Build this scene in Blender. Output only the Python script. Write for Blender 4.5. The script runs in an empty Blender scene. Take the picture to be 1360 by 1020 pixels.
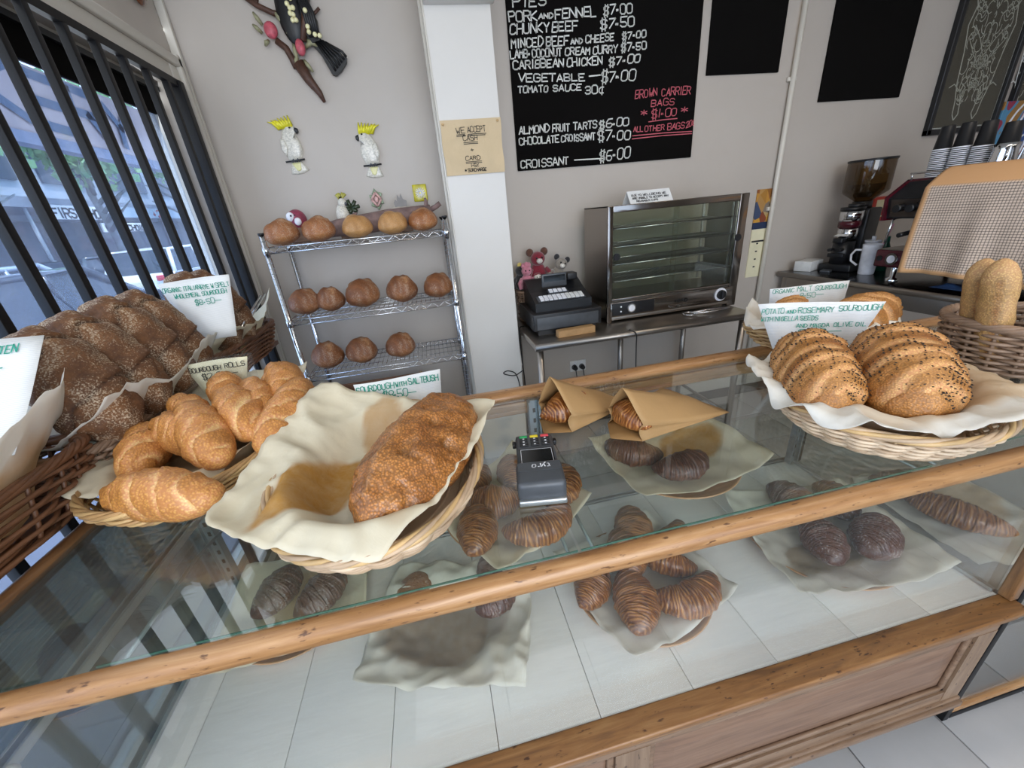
import bpy, bmesh, math, random
from mathutils import Vector, Matrix, Euler, noise
R_ = random.Random(7)
PI = math.pi
S = bpy.context.scene
C = S.collection
V = Vector

# ------------------------------------------------------------------ camera
yaw, pitch, roll = .1681, -.4116, -.0977
fw = V((math.sin(yaw)*math.cos(pitch), math.cos(yaw)*math.cos(pitch), math.sin(pitch)))
rt = V((math.cos(yaw), -math.sin(yaw), 0)); up = rt.cross(fw)
r2 = math.cos(roll)*rt + math.sin(roll)*up; u2 = -math.sin(roll)*rt + math.cos(roll)*up
cam = bpy.data.cameras.new('camera'); camo = bpy.data.objects.new('camera', cam); C.objects.link(camo)
cam.sensor_width = 36; cam.lens = 515.4/1360*36; cam.clip_start = .02; cam.clip_end = 300
camo.matrix_world = Matrix(((r2.x, u2.x, -fw.x, 0), (r2.y, u2.y, -fw.y, 0), (r2.z, u2.z, -fw.z, 1.5), (0, 0, 0, 1)))
S.camera = camo
S.view_settings.view_transform = 'Standard'; S.view_settings.look = 'None'
S.view_settings.gamma = 1; S.view_settings.use_curve_mapping = False
S.view_settings.exposure = -0.25
try:
    S.cycles.max_bounces = 10; S.cycles.transparent_max_bounces = 24; S.cycles.glossy_bounces = 4
    S.cycles.sample_clamp_indirect = 6
except Exception: pass

# ------------------------------------------------------------------ light
W = bpy.data.worlds.new('world'); S.world = W; W.use_nodes = True
wn = W.node_tree; wn.nodes.clear()
wo = wn.nodes.new('ShaderNodeOutputWorld'); wb = wn.nodes.new('ShaderNodeBackground')
wb.inputs['Color'].default_value = (.60, .76, 1.0, 1); wb.inputs['Strength'].default_value = 4.2
wn.links.new(wb.outputs[0], wo.inputs[0])

def area(name, loc, target, sx, sy, power, col):
    l = bpy.data.lights.new(name, 'AREA'); l.shape = 'RECTANGLE'; l.size = sx; l.size_y = sy
    l.energy = power; l.color = col
    o = bpy.data.objects.new(name, l); C.objects.link(o); o.location = loc
    o.rotation_euler = (V(target)-V(loc)).to_track_quat('-Z', 'Y').to_euler()
    return o
sun = bpy.data.lights.new('sun', 'SUN'); sun.energy = 7.0; sun.angle = .03; sun.color = (1, .95, .88)
suno = bpy.data.objects.new('sun', sun); C.objects.link(suno)
suno.rotation_euler = (V((-.35, .25, -1))).to_track_quat('-Z', 'Y').to_euler()
area('daylight_shopfront', (-.1, -2.45, 1.9), (.1, 1.5, .8), 2.6, 2.3, 105, (1, .985, .96))
area('daylight_window', (-1.12, 1.0, 1.5), (1.5, 1.2, .9), 3.6, 1.9, 46, (.86, .93, 1))
area('ceiling_tube', (1.9, .6, 2.93), (1.9, .6, 0), 1.5, .12, 15, (1, .84, .66))
area('ceiling_tube', (3.3, -.4, 2.93), (3.3, -.4, 0), 1.5, .12, 9, (1, .84, .66))

# ------------------------------------------------------------------ helpers
def srgb(h):
    h = h.lstrip('#'); c = [int(h[i:i+2], 16)/255 for i in (0, 2, 4)]
    return tuple(x/12.92 if x <= .04045 else ((x+.055)/1.055)**2.4 for x in c)+(1,)

class MB:
    """collects polygons and links them as one mesh object"""
    def __init__(s): s.v = []; s.f = []; s.sm = []; s.t = {}
    def add(s, vs, fs, smooth=False, M=None, tone=None):
        o = len(s.v)
        s.v += [tuple(M @ V(v)) if M else tuple(v) for v in vs]
        s.f += [tuple(i+o for i in f) for f in fs]; s.sm += [smooth]*len(fs)
        if tone is not None:
            for i, t in enumerate(tone): s.t[o+i] = t
        return s
    def box(s, x0, x1, y0, y1, z0, z1, M=None):
        vs = [(x, y, z) for x in (x0, x1) for y in (y0, y1) for z in (z0, z1)]
        return s.add(vs, [(0, 1, 3, 2), (4, 6, 7, 5), (0, 4, 5, 1), (2, 3, 7, 6), (0, 2, 6, 4), (1, 5, 7, 3)], False, M)
    def bev(s, x0, x1, y0, y1, z0, z1, b=.004, M=None):
        bm = bmesh.new(); bmesh.ops.create_cube(bm, size=1)
        for v in bm.verts:
            v.co = V(((x0+x1)/2+v.co.x*(x1-x0), (y0+y1)/2+v.co.y*(y1-y0), (z0+z1)/2+v.co.z*(z1-z0)))
        bmesh.ops.bevel(bm, geom=bm.edges[:], offset=b, segments=2, affect='EDGES', profile=.6)
        bm.verts.index_update()
        s.add([v.co[:] for v in bm.verts], [[v.index for v in f.verts] for f in bm.faces], True, M); bm.free(); return s
    def tube(s, path, r, n=6, closed=False, cap=True, M=None):
        P = [V(p) for p in path]; m = len(P); vs = []; fs = []
        rr = r if callable(r) else (lambda k: r)
        prev = None
        for i in range(m):
            if closed: t = P[(i+1) % m]-P[i-1]
            else: t = P[min(i+1, m-1)]-P[max(i-1, 0)]
            t = t.normalized() if t.length > 1e-9 else V((0, 0, 1))
            if prev is None:
                a = V((0, 0, 1)) if abs(t.z) < .9 else V((1, 0, 0))
                nrm = (a - t*a.dot(t)).normalized()
            else:
                nrm = prev - t*prev.dot(t); nrm = nrm.normalized() if nrm.length > 1e-6 else prev
            prev = nrm; b = t.cross(nrm); q = rr(i/(m-1) if m > 1 else 0)
            for k in range(n):
                a = 2*PI*k/n; vs.append(P[i]+nrm*(math.cos(a)*q)+b*(math.sin(a)*q))
        for i in range(m if closed else m-1):
            j = (i+1) % m
            for k in range(n): fs.append((i*n+k, i*n+(k+1) % n, j*n+(k+1) % n, j*n+k))
        if not closed and cap: fs += [tuple(range(n))[::-1], tuple(range((m-1)*n, m*n))]
        return s.add(vs, fs, True, M)
    def cyl(s, p0, p1, r, n=16, r1=None, M=None):
        r1 = r if r1 is None else r1
        P0, P1 = V(p0), V(p1); t = (P1-P0).normalized()
        a = V((0, 0, 1)) if abs(t.z) < .9 else V((1, 0, 0)); u = t.cross(a).normalized(); w = t.cross(u)
        vs = []
        for P, q in ((P0, r), (P1, r1)):
            for k in range(n): an = 2*PI*k/n; vs.append(P+u*math.cos(an)*q+w*math.sin(an)*q)
        o = len(s.v)
        s.add(vs, [(k, (k+1) % n, n+(k+1) % n, n+k) for k in range(n)], True, M)
        s.f += [tuple(o+i for i in range(n))[::-1], tuple(o+n+i for i in range(n))]; s.sm += [False]*2
        return s
    def lathe(s, prof, n=24, M=None, smooth=True):
        vs = []; fs = []
        for r, z in prof:
            for k in range(n): a = 2*PI*k/n; vs.append((r*math.cos(a), r*math.sin(a), z))
        for i in range(len(prof)-1):
            for k in range(n): fs.append((i*n+k, i*n+(k+1) % n, (i+1)*n+(k+1) % n, (i+1)*n+k))
        return s.add(vs, fs, smooth, M)
    def ball(s, c, rx, ry=None, rz=None, n=12, m=8, M=None, fn=None):
        ry = ry or rx; rz = rz or rx; vs = []; fs = []
        for i in range(m+1):
            t = PI*i/m
            for k in range(n):
                a = 2*PI*k/n; d = V((math.sin(t)*math.cos(a), math.sin(t)*math.sin(a), math.cos(t)))
                q = fn(d) if fn else 1
                vs.append((c[0]+d.x*rx*q, c[1]+d.y*ry*q, c[2]+d.z*rz*q))
        for i in range(m):
            for k in range(n): fs.append((i*n+k, (i+1)*n+k, (i+1)*n+(k+1) % n, i*n+(k+1) % n))
        return s.add(vs, fs, True, M)
    def prism(s, pts, d, M=None, smooth=False):
        """outline in the local x-z plane, thickness d along local y"""
        n = len(pts)
        vs = [(p[0], 0, p[1]) for p in pts]+[(p[0], d, p[1]) for p in pts]
        return s.add(vs, [tuple(range(n)), tuple(range(2*n-1, n-1, -1))]+[(i, i+n, (i+1) % n+n, (i+1) % n) for i in range(n)], smooth, M)
    def grid(s, nx, ny, fn, M=None, smooth=True, closed=False):
        vs = [fn(i/nx, j/ny) for j in range(ny+1) for i in range(nx+1)]
        return s.add(vs, [(j*(nx+1)+i, j*(nx+1)+i+1, (j+1)*(nx+1)+i+1, (j+1)*(nx+1)+i) for j in range(ny) for i in range(nx)], smooth, M)
    def build(s, name, mat, parent=None, loc=None, rot=None, kind=None, label=None):
        me = bpy.data.meshes.new(name); me.from_pydata([tuple(v) for v in s.v], [], s.f)
        me.polygons.foreach_set('use_smooth', s.sm)
        if s.t:
            at = me.attributes.new('tone', 'FLOAT', 'POINT')
            at.data.foreach_set('value', [s.t.get(i, 0.) for i in range(len(s.v))])
        me.update()
        if mat: me.materials.append(mat)
        o = bpy.data.objects.new(name, me); C.objects.link(o)
        if parent: o.parent = parent
        if loc: o.location = loc
        if rot: o.rotation_euler = rot
        if kind: o['kind'] = kind
        if label: o['label'] = label
        return o

def tag(o, label=None, cat=None, group=None, kind=None):
    if label: o['label'] = label
    if cat: o['category'] = cat
    if group: o['group'] = group
    if kind: o['kind'] = kind
    return o
def thing(name, label, cat, loc=(0, 0, 0), rz=0, group=None):
    o = bpy.data.objects.new(name, None); C.objects.link(o); o.location = loc; o.rotation_euler = (0, 0, rz)
    o.empty_display_size = .05
    return tag(o, label, cat, group)
def struct(o): o['kind'] = 'structure'; return o
def copy_tree(o, parent=None):
    c = o.copy(); C.objects.link(c); c.parent = parent
    for ch in list(o.children): copy_tree(ch, c)
    return c
def T(x, y, z): return Matrix.Translation((x, y, z))
def RZ(a): return Matrix.Rotation(a, 4, 'Z')
def RX(a): return Matrix.Rotation(a, 4, 'X')
def RY(a): return Matrix.Rotation(a, 4, 'Y')

# ------------------------------------------------------------------ materials
def newmat(name):
    m = bpy.data.materials.new(name); m.use_nodes = True; nt = m.node_tree
    return m, nt, nt.nodes['Principled BSDF']
def nd(nt, t, **k):
    n = nt.nodes.new(t)
    for a, b in k.items():
        if a in n.inputs: n.inputs[a].default_value = b
        else: setattr(n, a, b)
    return n
def ramp(nt, fac, stops):
    r = nt.nodes.new('ShaderNodeValToRGB'); e = r.color_ramp.elements
    while len(e) < len(stops): e.new(.5)
    for x, (p, c) in zip(e, stops): x.position = p; x.color = srgb(c) if isinstance(c, str) else c
    nt.links.new(fac, r.inputs[0]); return r.outputs[0]
def coords(nt, scale=(1, 1, 1), rot=(0, 0, 0)):
    tc = nt.nodes.new('ShaderNodeTexCoord'); mp = nt.nodes.new('ShaderNodeMapping')
    mp.inputs['Scale'].default_value = scale; mp.inputs['Rotation'].default_value = rot
    nt.links.new(tc.outputs['Object'], mp.inputs[0]); return mp.outputs[0]
def noi(nt, co, s, d=4, r=.55, dist=0):
    n = nd(nt, 'ShaderNodeTexNoise', Scale=s, Detail=d, Roughness=r, Distortion=dist); nt.links.new(co, n.inputs['Vector']); return n.outputs['Fac']
def bump(nt, h, strength, dist, bs):
    b = nd(nt, 'ShaderNodeBump', Strength=strength, Distance=dist); nt.links.new(h, b.inputs['Height']); nt.links.new(b.outputs[0], bs.inputs['Normal']); return b
def mixc(nt, f, a, b, mode='MIX'):
    m = nt.nodes.new('ShaderNodeMix'); m.data_type = 'RGBA'; m.blend_type = mode
    for sk, x in ((0, f), (6, a), (7, b)):
        if isinstance(x, (int, float, tuple)): m.inputs[sk].default_value = x
        elif isinstance(x, str): m.inputs[sk].default_value = srgb(x)
        else: nt.links.new(x, m.inputs[sk])
    return m.outputs[2]
def mathn(nt, op, a, b=None):
    m = nt.nodes.new('ShaderNodeMath'); m.operation = op
    for i, x in enumerate((a, b)):
        if x is None: continue
        if isinstance(x, (int, float)): m.inputs[i].default_value = x
        else: nt.links.new(x, m.inputs[i])
    return m.outputs[0]

def plain(name, col, rough=.5, metal=0, var=.12, scale=25, bmp=0, spec=.5, tr=0, coat=0, sheen=0):
    m, nt, b = newmat(name); c = srgb(col)
    co = coords(nt); n = noi(nt, co, scale)
    lo = tuple(x*(1-var) for x in c[:3])+(1,); hi = tuple(min(1, x*(1+var)) for x in c[:3])+(1,)
    nt.links.new(ramp(nt, n, [(.3, lo), (.7, hi)]), b.inputs['Base Color'])
    b.inputs['Roughness'].default_value = rough; b.inputs['Metallic'].default_value = metal
    b.inputs['Specular IOR Level'].default_value = spec
    if coat: b.inputs['Coat Weight'].default_value = coat; b.inputs['Coat Roughness'].default_value = .1
    if sheen: b.inputs['Sheen Weight'].default_value = sheen
    if bmp: bump(nt, n, bmp, .002, b)
    return m
def glassm(name, tint='#eef4f0', base=.045, dust=.0, dustcol='#dfe3e2', rough=.0, tpow=1.0):
    m, nt, b = newmat(name); nt.nodes.remove(b); out = nt.nodes['Material Output']
    tr = nd(nt, 'ShaderNodeBsdfTransparent'); tr.inputs[0].default_value = srgb(tint)
    gl = nd(nt, 'ShaderNodeBsdfGlossy', Roughness=rough)
    lw = nd(nt, 'ShaderNodeLayerWeight', Blend=.5)
    p = mathn(nt, 'POWER', lw.outputs['Facing'], 4.0)
    fr = mathn(nt, 'ADD', mathn(nt, 'MULTIPLY', p, .8), base)
    mx = nt.nodes.new('ShaderNodeMixShader'); nt.links.new(fr, mx.inputs[0]); nt.links.new(tr.outputs[0], mx.inputs[1]); nt.links.new(gl.outputs[0], mx.inputs[2])
    last = mx
    if dust:
        co = coords(nt, (1, 1, 1)); n = noi(nt, co, 3, 6, .6, .6)
        df = nd(nt, 'ShaderNodeBsdfDiffuse'); df.inputs[0].default_value = srgb(dustcol)
        tl = nd(nt, 'ShaderNodeBsdfTranslucent'); tl.inputs[0].default_value = srgb(dustcol)
        ad = nt.nodes.new('ShaderNodeMixShader'); ad.inputs[0].default_value = .5
        nt.links.new(df.outputs[0], ad.inputs[1]); nt.links.new(tl.outputs[0], ad.inputs[2])
        m2 = nt.nodes.new('ShaderNodeMixShader')
        f = mathn(nt, 'MULTIPLY', mathn(nt, 'ADD', n, .1), dust*1.7)
        nt.links.new(f, m2.inputs[0]); nt.links.new(mx.outputs[0], m2.inputs[1]); nt.links.new(ad.outputs[0], m2.inputs[2]); last = m2
    nt.links.new(last.outputs[0], out.inputs[0]); return m
def woodm(name, c0, c1, c2, axis='x', rough=.42, sc=1, nicks=True):
    m, nt, b = newmat(name)
    st = {'x': (1.2, 14, 14), 'y': (14, 1.2, 14), 'z': (14, 14, 1.2)}[axis]
    co = coords(nt, tuple(s*sc for s in st)); n = noi(nt, co, 4, 6, .62, .8)
    base = ramp(nt, n, [(.28, c0), (.5, c1), (.72, c2)])
    co2 = coords(nt, tuple((7 if s < 2 else 22)*sc for s in st)); n2 = noi(nt, co2, 6.5, 3, .5)
    if nicks:
        dk = ramp(nt, n2, [(.0, '#ffffff'), (.64, '#ffffff'), (.72, '#6a482c')])
        base = mixc(nt, .85, base, dk, 'MULTIPLY')
    nt.links.new(base, b.inputs['Base Color']); b.inputs['Roughness'].default_value = rough
    b.inputs['Coat Weight'].default_value = .25; b.inputs['Coat Roughness'].default_value = .25
    bump(nt, n, .15, .001, b); return m
def paintm(name, col, var=.04, rough=.55, bs=.06):
    m, nt, b = newmat(name); c = srgb(col); co = coords(nt)
    n = noi(nt, co, 1.6, 6, .6, .4)
    lo = tuple(x*(1-var*2) for x in c[:3])+(1,)
    nt.links.new(ramp(nt, n, [(.3, lo), (.62, c)]), b.inputs['Base Color'])
    b.inputs['Roughness'].default_value = rough; bump(nt, noi(nt, co, 60, 3), bs, .002, b); return m
def metalm(name, col, rough=.25, st=(1, 1, 1), var=.1):
    m, nt, b = newmat(name); c = srgb(col); co = coords(nt, st); n = noi(nt, co, 12, 4)
    lo = tuple(x*(1-var) for x in c[:3])+(1,)
    nt.links.new(ramp(nt, n, [(.3, lo), (.7, c)]), b.inputs['Base Color'])
    b.inputs['Metallic'].default_value = 1
    nt.links.new(ramp(nt, n, [(.2, (rough*.8,)*3+(1,)), (.8, (min(1, rough*1.3),)*3+(1,))]), b.inputs['Roughness']); return m
def crust(name, dark, mid, light, groove, flour=0, blister=0, rough=.5, fl_col='#d9cdb8', fine=140):
    """bread crust: browns by noise, ochre in the slashes (tone>0), flour dust, blistered grain"""
    m, nt, b = newmat(name); co = coords(nt)
    n = noi(nt, co, 9, 5, .6, .3); n2 = noi(nt, co, fine, 3, .6)
    base = ramp(nt, n, [(.3, dark), (.5, mid), (.72, light)])
    at = nd(nt, 'ShaderNodeAttribute', attribute_name='tone')
    base = mixc(nt, at.outputs['Fac'], base, groove)
    neg = mathn(nt, 'MULTIPLY', at.outputs['Fac'], -1.0)
    ng = nd(nt, 'ShaderNodeClamp'); nt.links.new(neg, ng.inputs[0])
    base = mixc(nt, ng.outputs[0], base, dark)
    h = n2
    if blister:
        vo = nd(nt, 'ShaderNodeTexVoronoi', Scale=fine*1.9); nt.links.new(co, vo.inputs['Vector'])
        sp = ramp(nt, vo.outputs['Distance'], [(.15, '#cfc4ae'), (.60, '#6f675f')])
        base = mixc(nt, blister, base, sp, 'OVERLAY')
        inv = mathn(nt, 'SUBTRACT', 1.0, vo.outputs['Distance']); h = inv
    else:
        sp = ramp(nt, n2, [(.3, '#6a6058'), (.7, '#c8c0b0')]); base = mixc(nt, .45, base, sp, 'OVERLAY')
    if flour:
        n3 = noi(nt, co, 11, 4, .7, .8)
        geo = nt.nodes.new('ShaderNodeTexNoise'); geo.inputs['Scale'].default_value = 260; nt.links.new(co, geo.inputs['Vector'])
        f = mathn(nt, 'MULTIPLY', n3, geo.outputs['Fac'])
        fm = ramp(nt, f, [(.25, (0, 0, 0, 1)), (.42, (flour,)*3+(1,))])
        base = mixc(nt, fm, base, fl_col)
    nt.links.new(base, b.inputs['Base Color']); b.inputs['Roughness'].default_value = rough
    b.inputs['Subsurface Weight'].default_value = 0
    bump(nt, h, .7, .0016, b); return m
def paperm(name, col, stain=None, rough=.6, tl=.35, lines=0):
    m, nt, b = newmat(name); co = coords(nt); n = noi(nt, co, 7, 5, .6, .5); c = srgb(col)
    lo = tuple(x*.9 for x in c[:3])+(1,)
    base = ramp(nt, n, [(.3, lo), (.6, c)])
    if stain:
        at = nd(nt, 'ShaderNodeAttribute', attribute_name='tone')
        n2 = noi(nt, co, 40, 4, .65, .3)
        f = mathn(nt, 'MULTIPLY', at.outputs['Fac'], mathn(nt, 'ADD', mathn(nt, 'MULTIPLY', n2, .6), .66))
        cl = nd(nt, 'ShaderNodeClamp'); nt.links.new(f, cl.inputs[0])
        base = mixc(nt, cl.outputs[0], base, stain)
    if lines:
        w = nd(nt, 'ShaderNodeTexWave', Scale=lines, bands_direction='Z'); nt.links.new(co, w.inputs['Vector'])
        base = mixc(nt, .35, base, ramp(nt, w.outputs['Fac'], [(.0, '#b9c4d6'), (.16, '#ffffff')]), 'MULTIPLY')
    nt.links.new(base, b.inputs['Base Color']); b.inputs['Roughness'].default_value = rough
    bump(nt, noi(nt, co, 22, 5, .6, 1.2), .35, .004, b)
    if tl:
        out = nt.nodes['Material Output']; t = nd(nt, 'ShaderNodeBsdfTranslucent'); nt.links.new(base, t.inputs[0])
        mx = nt.nodes.new('ShaderNodeMixShader'); mx.inputs[0].default_value = tl
        nt.links.new(b.outputs[0], mx.inputs[1]); nt.links.new(t.outputs[0], mx.inputs[2]); nt.links.new(mx.outputs[0], out.inputs[0])
    return m

M = dict(
 wall=paintm('wall_paint', '#b8afa5'), ceil=paintm('ceiling_paint', '#d8d5cf'), trim=paintm('trim_paint', '#cfc9bd', .03, .35),
 column=paintm('column_paint', '#d2cec7', .02, .45),
 tile=paintm('tile_glaze', '#aeaba8', .08, .4), grout=plain('grout', '#4d4d4d', .9),
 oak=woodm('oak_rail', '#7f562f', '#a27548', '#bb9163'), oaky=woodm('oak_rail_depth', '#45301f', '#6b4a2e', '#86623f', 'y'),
 oakz=woodm('oak_post', '#5f4028', '#86603c', '#9c7650', 'z'),
 cab=woodm('cabinet_wood', '#5f4735', '#7b6049', '#8e735b', 'x', .5), cabz=woodm('cabinet_wood_upright', '#6a5240', '#826850', '#937a62', 'z', .5),
 cabpanel=woodm('cabinet_panel_wood', '#664b3a', '#7a5c47', '#8a6c55', 'x', .5, nicks=False),
 board=woodm('white_painted_board', '#dad8d3', '#e0ded9', '#e6e4df', 'x', .38, 2.2, False),
 glass=glassm('case_glass', '#fdfefd', .03, .02), glasstop=glassm('counter_top_glass', '#f9fcfa', .062, .02),
 shelfglass=glassm('shelf_glass', '#f9fcfa', .03, .015),
 window=glassm('window_glass', '#e9f1fb', .04, .085, '#c9d4f2'),
 ovenglass=glassm('oven_glass', '#f2f5ef', .04, .02), smoke=glassm('smoked_hopper', '#a08a66', .08, .1, '#8a7350'),
 clearplastic=glassm('clear_plastic', '#fbfcfd', .02, .03),
 edge=plain('glass_edge_green', '#3f6a5a', .2), alu=metalm('aluminium', '#c3c7c9', .38), steel=metalm('brushed_steel', '#a39c94', .32, (1, 30, 30)),
 chrome=metalm('chrome', '#d5d6d8', .12), galv=metalm('galvanised', '#aab3b8', .42), darkchrome=metalm('oven_chrome', '#8b8580', .14),
 black=plain('black_plastic', '#17181b', .4), blackmetal=plain('black_bar_paint', '#0a0a0d', .45, 0, .2, spec=.25), blackmatt=plain('chalkboard', '#0a0807', .9, 0, .2, 3, spec=.12),
 charcoal=plain('charcoal_plastic', '#43464a', .4), screen=plain('screen_black', '#08090a', .12), white=plain('white_glaze', '#e6e7ec', .2),
 whiteplastic=plain('white_plastic', '#d9dad8', .4), chalk=plain('chalk_white', '#d9d9d3', .9), chalkred=plain('chalk_red', '#c4606a', .9),
 ink=plain('ink_black', '#202020', .7), inkgreen=plain('ink_green', '#1f8f78', .7), 
 red=plain('red_print', '#b03326', .5), maroon=plain('maroon_enamel', '#4a1420', .22), green=plain('green_key', '#1f9a57', .4), yellow=plain('yellow_key', '#e5cf2a', .4), redkey=plain('red_key', '#d8474f', .4),
 straw=plain('straw_wicker', '#c2a06e', .45, 0, .25, 14), strawb=plain('straw_wicker_dark', '#a98558', .5, 0, .25, 14), strawpale=plain('pale_wicker', '#cfb799', .45, 0, .2, 14), strawpaleb=plain('pale_wicker_dark', '#b59a7c', .5, 0, .25, 14), brownwick=plain('brown_wicker', '#6e4a32', .5, 0, .3, 12), greywick=plain('grey_brown_wicker', '#8d735e', .5, 0, .3, 12),
 plate=woodm('tray_wood', '#93673f', '#b0855a', '#c49a70', 'x', .5, 1, False),
 paper=paperm('baking_paper', '#efe6cd', '#c8943f'), paperw=paperm('white_paper_liner', '#f0ece2', '#d9b98a'), papergrey=paperm('greaseproof_paper', '#e6e1d3', '#a08868', tl=.4),
 card=paperm('ruled_card', '#f1f1ee', None, .6, .15, 75), cardy=paperm('cream_card', '#efe8c6', None, .6, .1), kraft=paperm('kraft_paper', '#b58f5e', None, .7, .2), kraftin=paperm('kraft_paper_inner', '#a37a48', None, .7, .2),
 tan=paperm('tan_paper_sign', '#cfb893', None, .8, .05),
 cardboard=plain('cardboard', '#a8845a', .8), 
 dough=crust('pale_crust', '#b67a38', '#cf9a58', '#e2b878', '#ecd09c', 0, .55, .42, fine=120),
 golden=crust('golden_crust', '#9a5f28', '#ba8244', '#d2a365', '#dcb47a', 0, .5, .5, fine=150),
 saltbush=crust('dark_blistered_crust', '#8a5528', '#b5793f', '#cf9b60', '#d8ab72', 0, .7, .34, fine=120),
 rye=crust('rye_crust', '#4f321d', '#6f4929', '#8f643a', '#3f2818', .95, 0, .75, '#c9b79d', 150),
 round=crust('round_loaf_crust', '#8a5228', '#a86a38', '#c08a55', '#dcb488', .5, .4, .5),
 rounddark=crust('round_loaf_dark_crust', '#6f4226', '#935c34', '#b27c4e', '#cf9f74', .5, .4, .5),
 roundpale=crust('round_loaf_pale_crust', '#a87440', '#c29258', '#d2a870', '#e0c090', .2, .3, .5),
 tallbread=crust('tall_loaf_crust', '#b08850', '#c8a46c', '#d8ba88', '#8a5328', 0, .5, .6, fine=130),
 croissant=crust('croissant_crust', '#5c2f14', '#8f5527', '#bb8045', '#cb9454', 0, 0, .30, fine=90),
 croissantdark=crust('chocolate_croissant_crust', '#3d2014', '#573020', '#74462c', '#7a4c30', .25, 0, .38, '#b8a79a', 90),
 seed=plain('black_seed', '#1c1614', .5),
)
M['ledge'] = woodm('ledge_wood', '#5e4026', '#84592f', '#9c7245', 'x', .45)
M['brick'] = plain('fascia_brick', '#8a6f68', .8)
# ------------------------------------------------------------------ room
XL, YB, XR, YF, ZC = -1.03, 2.60, 4.6, -2.4, 3.0
fl = struct(MB().box(-1.25, XR, YF, YB, -.06, -.012).build('floor', M['grout']))
tile_me = MB().bev(-.154, .154, -.154, .154, -.012, 0, .002)
first = None
ti = 0
for i in range(-4, 12):
    for j in range(-1, 8):
        x = .952+.157+i*.3125; y = .42+.157-.16+j*.3125
        if x+.15 > XR or y+.15 > YB: continue
        if y < .1 and x < .5: continue
        if first is None:
            first = tile_me.build('floor_tile', M['tile'], fl); first.location = (x, y, 0)
        else:
            o = bpy.data.objects.new('floor_tile', first.data); C.objects.link(o); o.parent = fl; o.location = (x, y, 0)
struct(MB().box(-1.0, XR, YF-.1, YB, ZC, ZC+.1).build('ceiling', M['ceil']))
struct(MB().box(XL-.15, XR+.1, YB, YB+.12, -.06, ZC).build('wall_back', M['wall']))
struct(MB().box(XR, XR+.12, YF, YB, -.06, ZC).build('wall_right', M['wall']))
# front wall with the wide shop opening behind the viewer
struct(MB().box(-1.15, -.9, YF-.12, YF, -.06, ZC).box(2.6, XR, YF-.12, YF, -.06, ZC).box(-.9, 2.6, YF-.12, YF, 2.6, ZC).build('wall_front', M['wall']))
# left wall: opening y -1.6..2.42, z .12..2.20
wy0, wy1, wz0, wz1 = -1.6, 2.43, .10, 2.19
struct(MB().box(XL-.15, XL, wy1, YB, -.06, ZC).box(XL-.15, XL, YF, wy0, -.06, ZC).box(XL-.15, XL, wy0, wy1, wz1, ZC).box(XL-.15, XL, wy0, wy1, -.06, wz0).build('wall_left', M['wall']))
struct(MB().bev(XL, XL+.03, wy1+.0, wy1+.07, .0, wz1+.07, .006).bev(XL, XL+.03, wy0, wy1, wz1, wz1+.07, .006).bev(XL, XL+.045, wy1+.07, wy1+.10, 0, wz1+.12, .006)
       .bev(XL, XL+.045, wy0, wy1+.10, wz1+.07, wz1+.11, .006).build('trim_1', M['trim']))
struct(MB().bev(XL, XL+.022, YB-.012, YB, 0, ZC, .004).bev(XL, XL+.035, YB-.035, YB-.012, 0, ZC, .004).build('trim_2', M['trim']))
# window
win = struct(MB().box(XL-.10, XL-.06, wy0, wy1, wz1-.03, wz1).box(XL-.10, XL-.06, wy0, wy1, wz0, wz0+.04).box(XL-.10, XL-.06, wy1-.05, wy1, wz0, wz1)
      .box(XL-.10, XL-.06, wy0, wy0+.05, wz0, wz1).box(XL-.10, XL-.06, .18, .22, wz0, wz1).build('window_1', M['trim']))
MB().box(XL-.085, XL-.08, wy0+.05, wy1-.05, wz0+.04, wz1-.03).build('window_pane', M['window'], win)
MB().box(XL-.078, XL-.065, wy0, wy1-.05, wz1-.135, wz1-.002).build('sun_blind', M['blackmatt'], win, label='black band along the top of the window')
MB().box(XL-.06, XL-.045, wy0, wy1, wz1-.04, wz1-.02).build('frame_lip', M['black'], win)
# security grille
gr = thing('security_grille', 'black steel bar grille across the street window on the left', 'grille', (XL+.045, .5, .1))
def rel(o, p): o.location = V(p)-o.parent.location
gx = XL+.045
for k in range(31):
    y = 2.306-k*.134
    if y < -1.55: break
    if k == 0:
        g0 = MB().bev(-.012, .012, -.012, .012, .0, 2.03, .002).build('bar', M['blackmetal'], gr); rel(g0, (gx, y, .13))
    else:
        o = bpy.data.objects.new('bar', g0.data); C.objects.link(o); o.parent = gr; rel(o, (gx, y, .13))
for zz in (.12, 2.155):
    o = MB().box(-.012, .012, -3.95, .06, 0, .028).build('cross_bar', M['blackmetal'], gr); rel(o, (gx, 2.36, zz))
o = MB().bev(-.02, .02, -.02, .02, 0, 2.06, .003).build('end_post', M['blackmetal'], gr); rel(o, (gx, 2.405, .12))

# pier between rack and blackboard, with its return and soffit
struct(MB().box(.150, .445, 2.22, YB, 0, ZC).build('wall_pier', M['column']))
struct(MB().bev(.132, .150, 2.30, 2.33, 0, ZC, .004).bev(.142, .150, 2.22, 2.25, 0, ZC, .003).build('trim_3', M['trim']))
struct(MB().bev(.150, .460, 2.15, 2.22, 2.36, ZC, .006).build('trim_4', M['column']))
cd = thing('pipe_conduit', 'white painted pipe running up the back wall between two blackboards', 'pipe', (2.42, 2.575, .02))
MB().cyl((0, 0, 0), (0, 0, 2.97), .016, 12).build('pipe', M['trim'], cd)
for z in (.6, 1.35, 2.1): MB().bev(-.03, .03, .004, .022, z-.012, z+.012, .003).build('clip', M['trim'], cd)
struct(MB().box(.46, XR, YB-.012, YB, 0, .09).build('baseboard_back', M['trim']))

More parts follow.
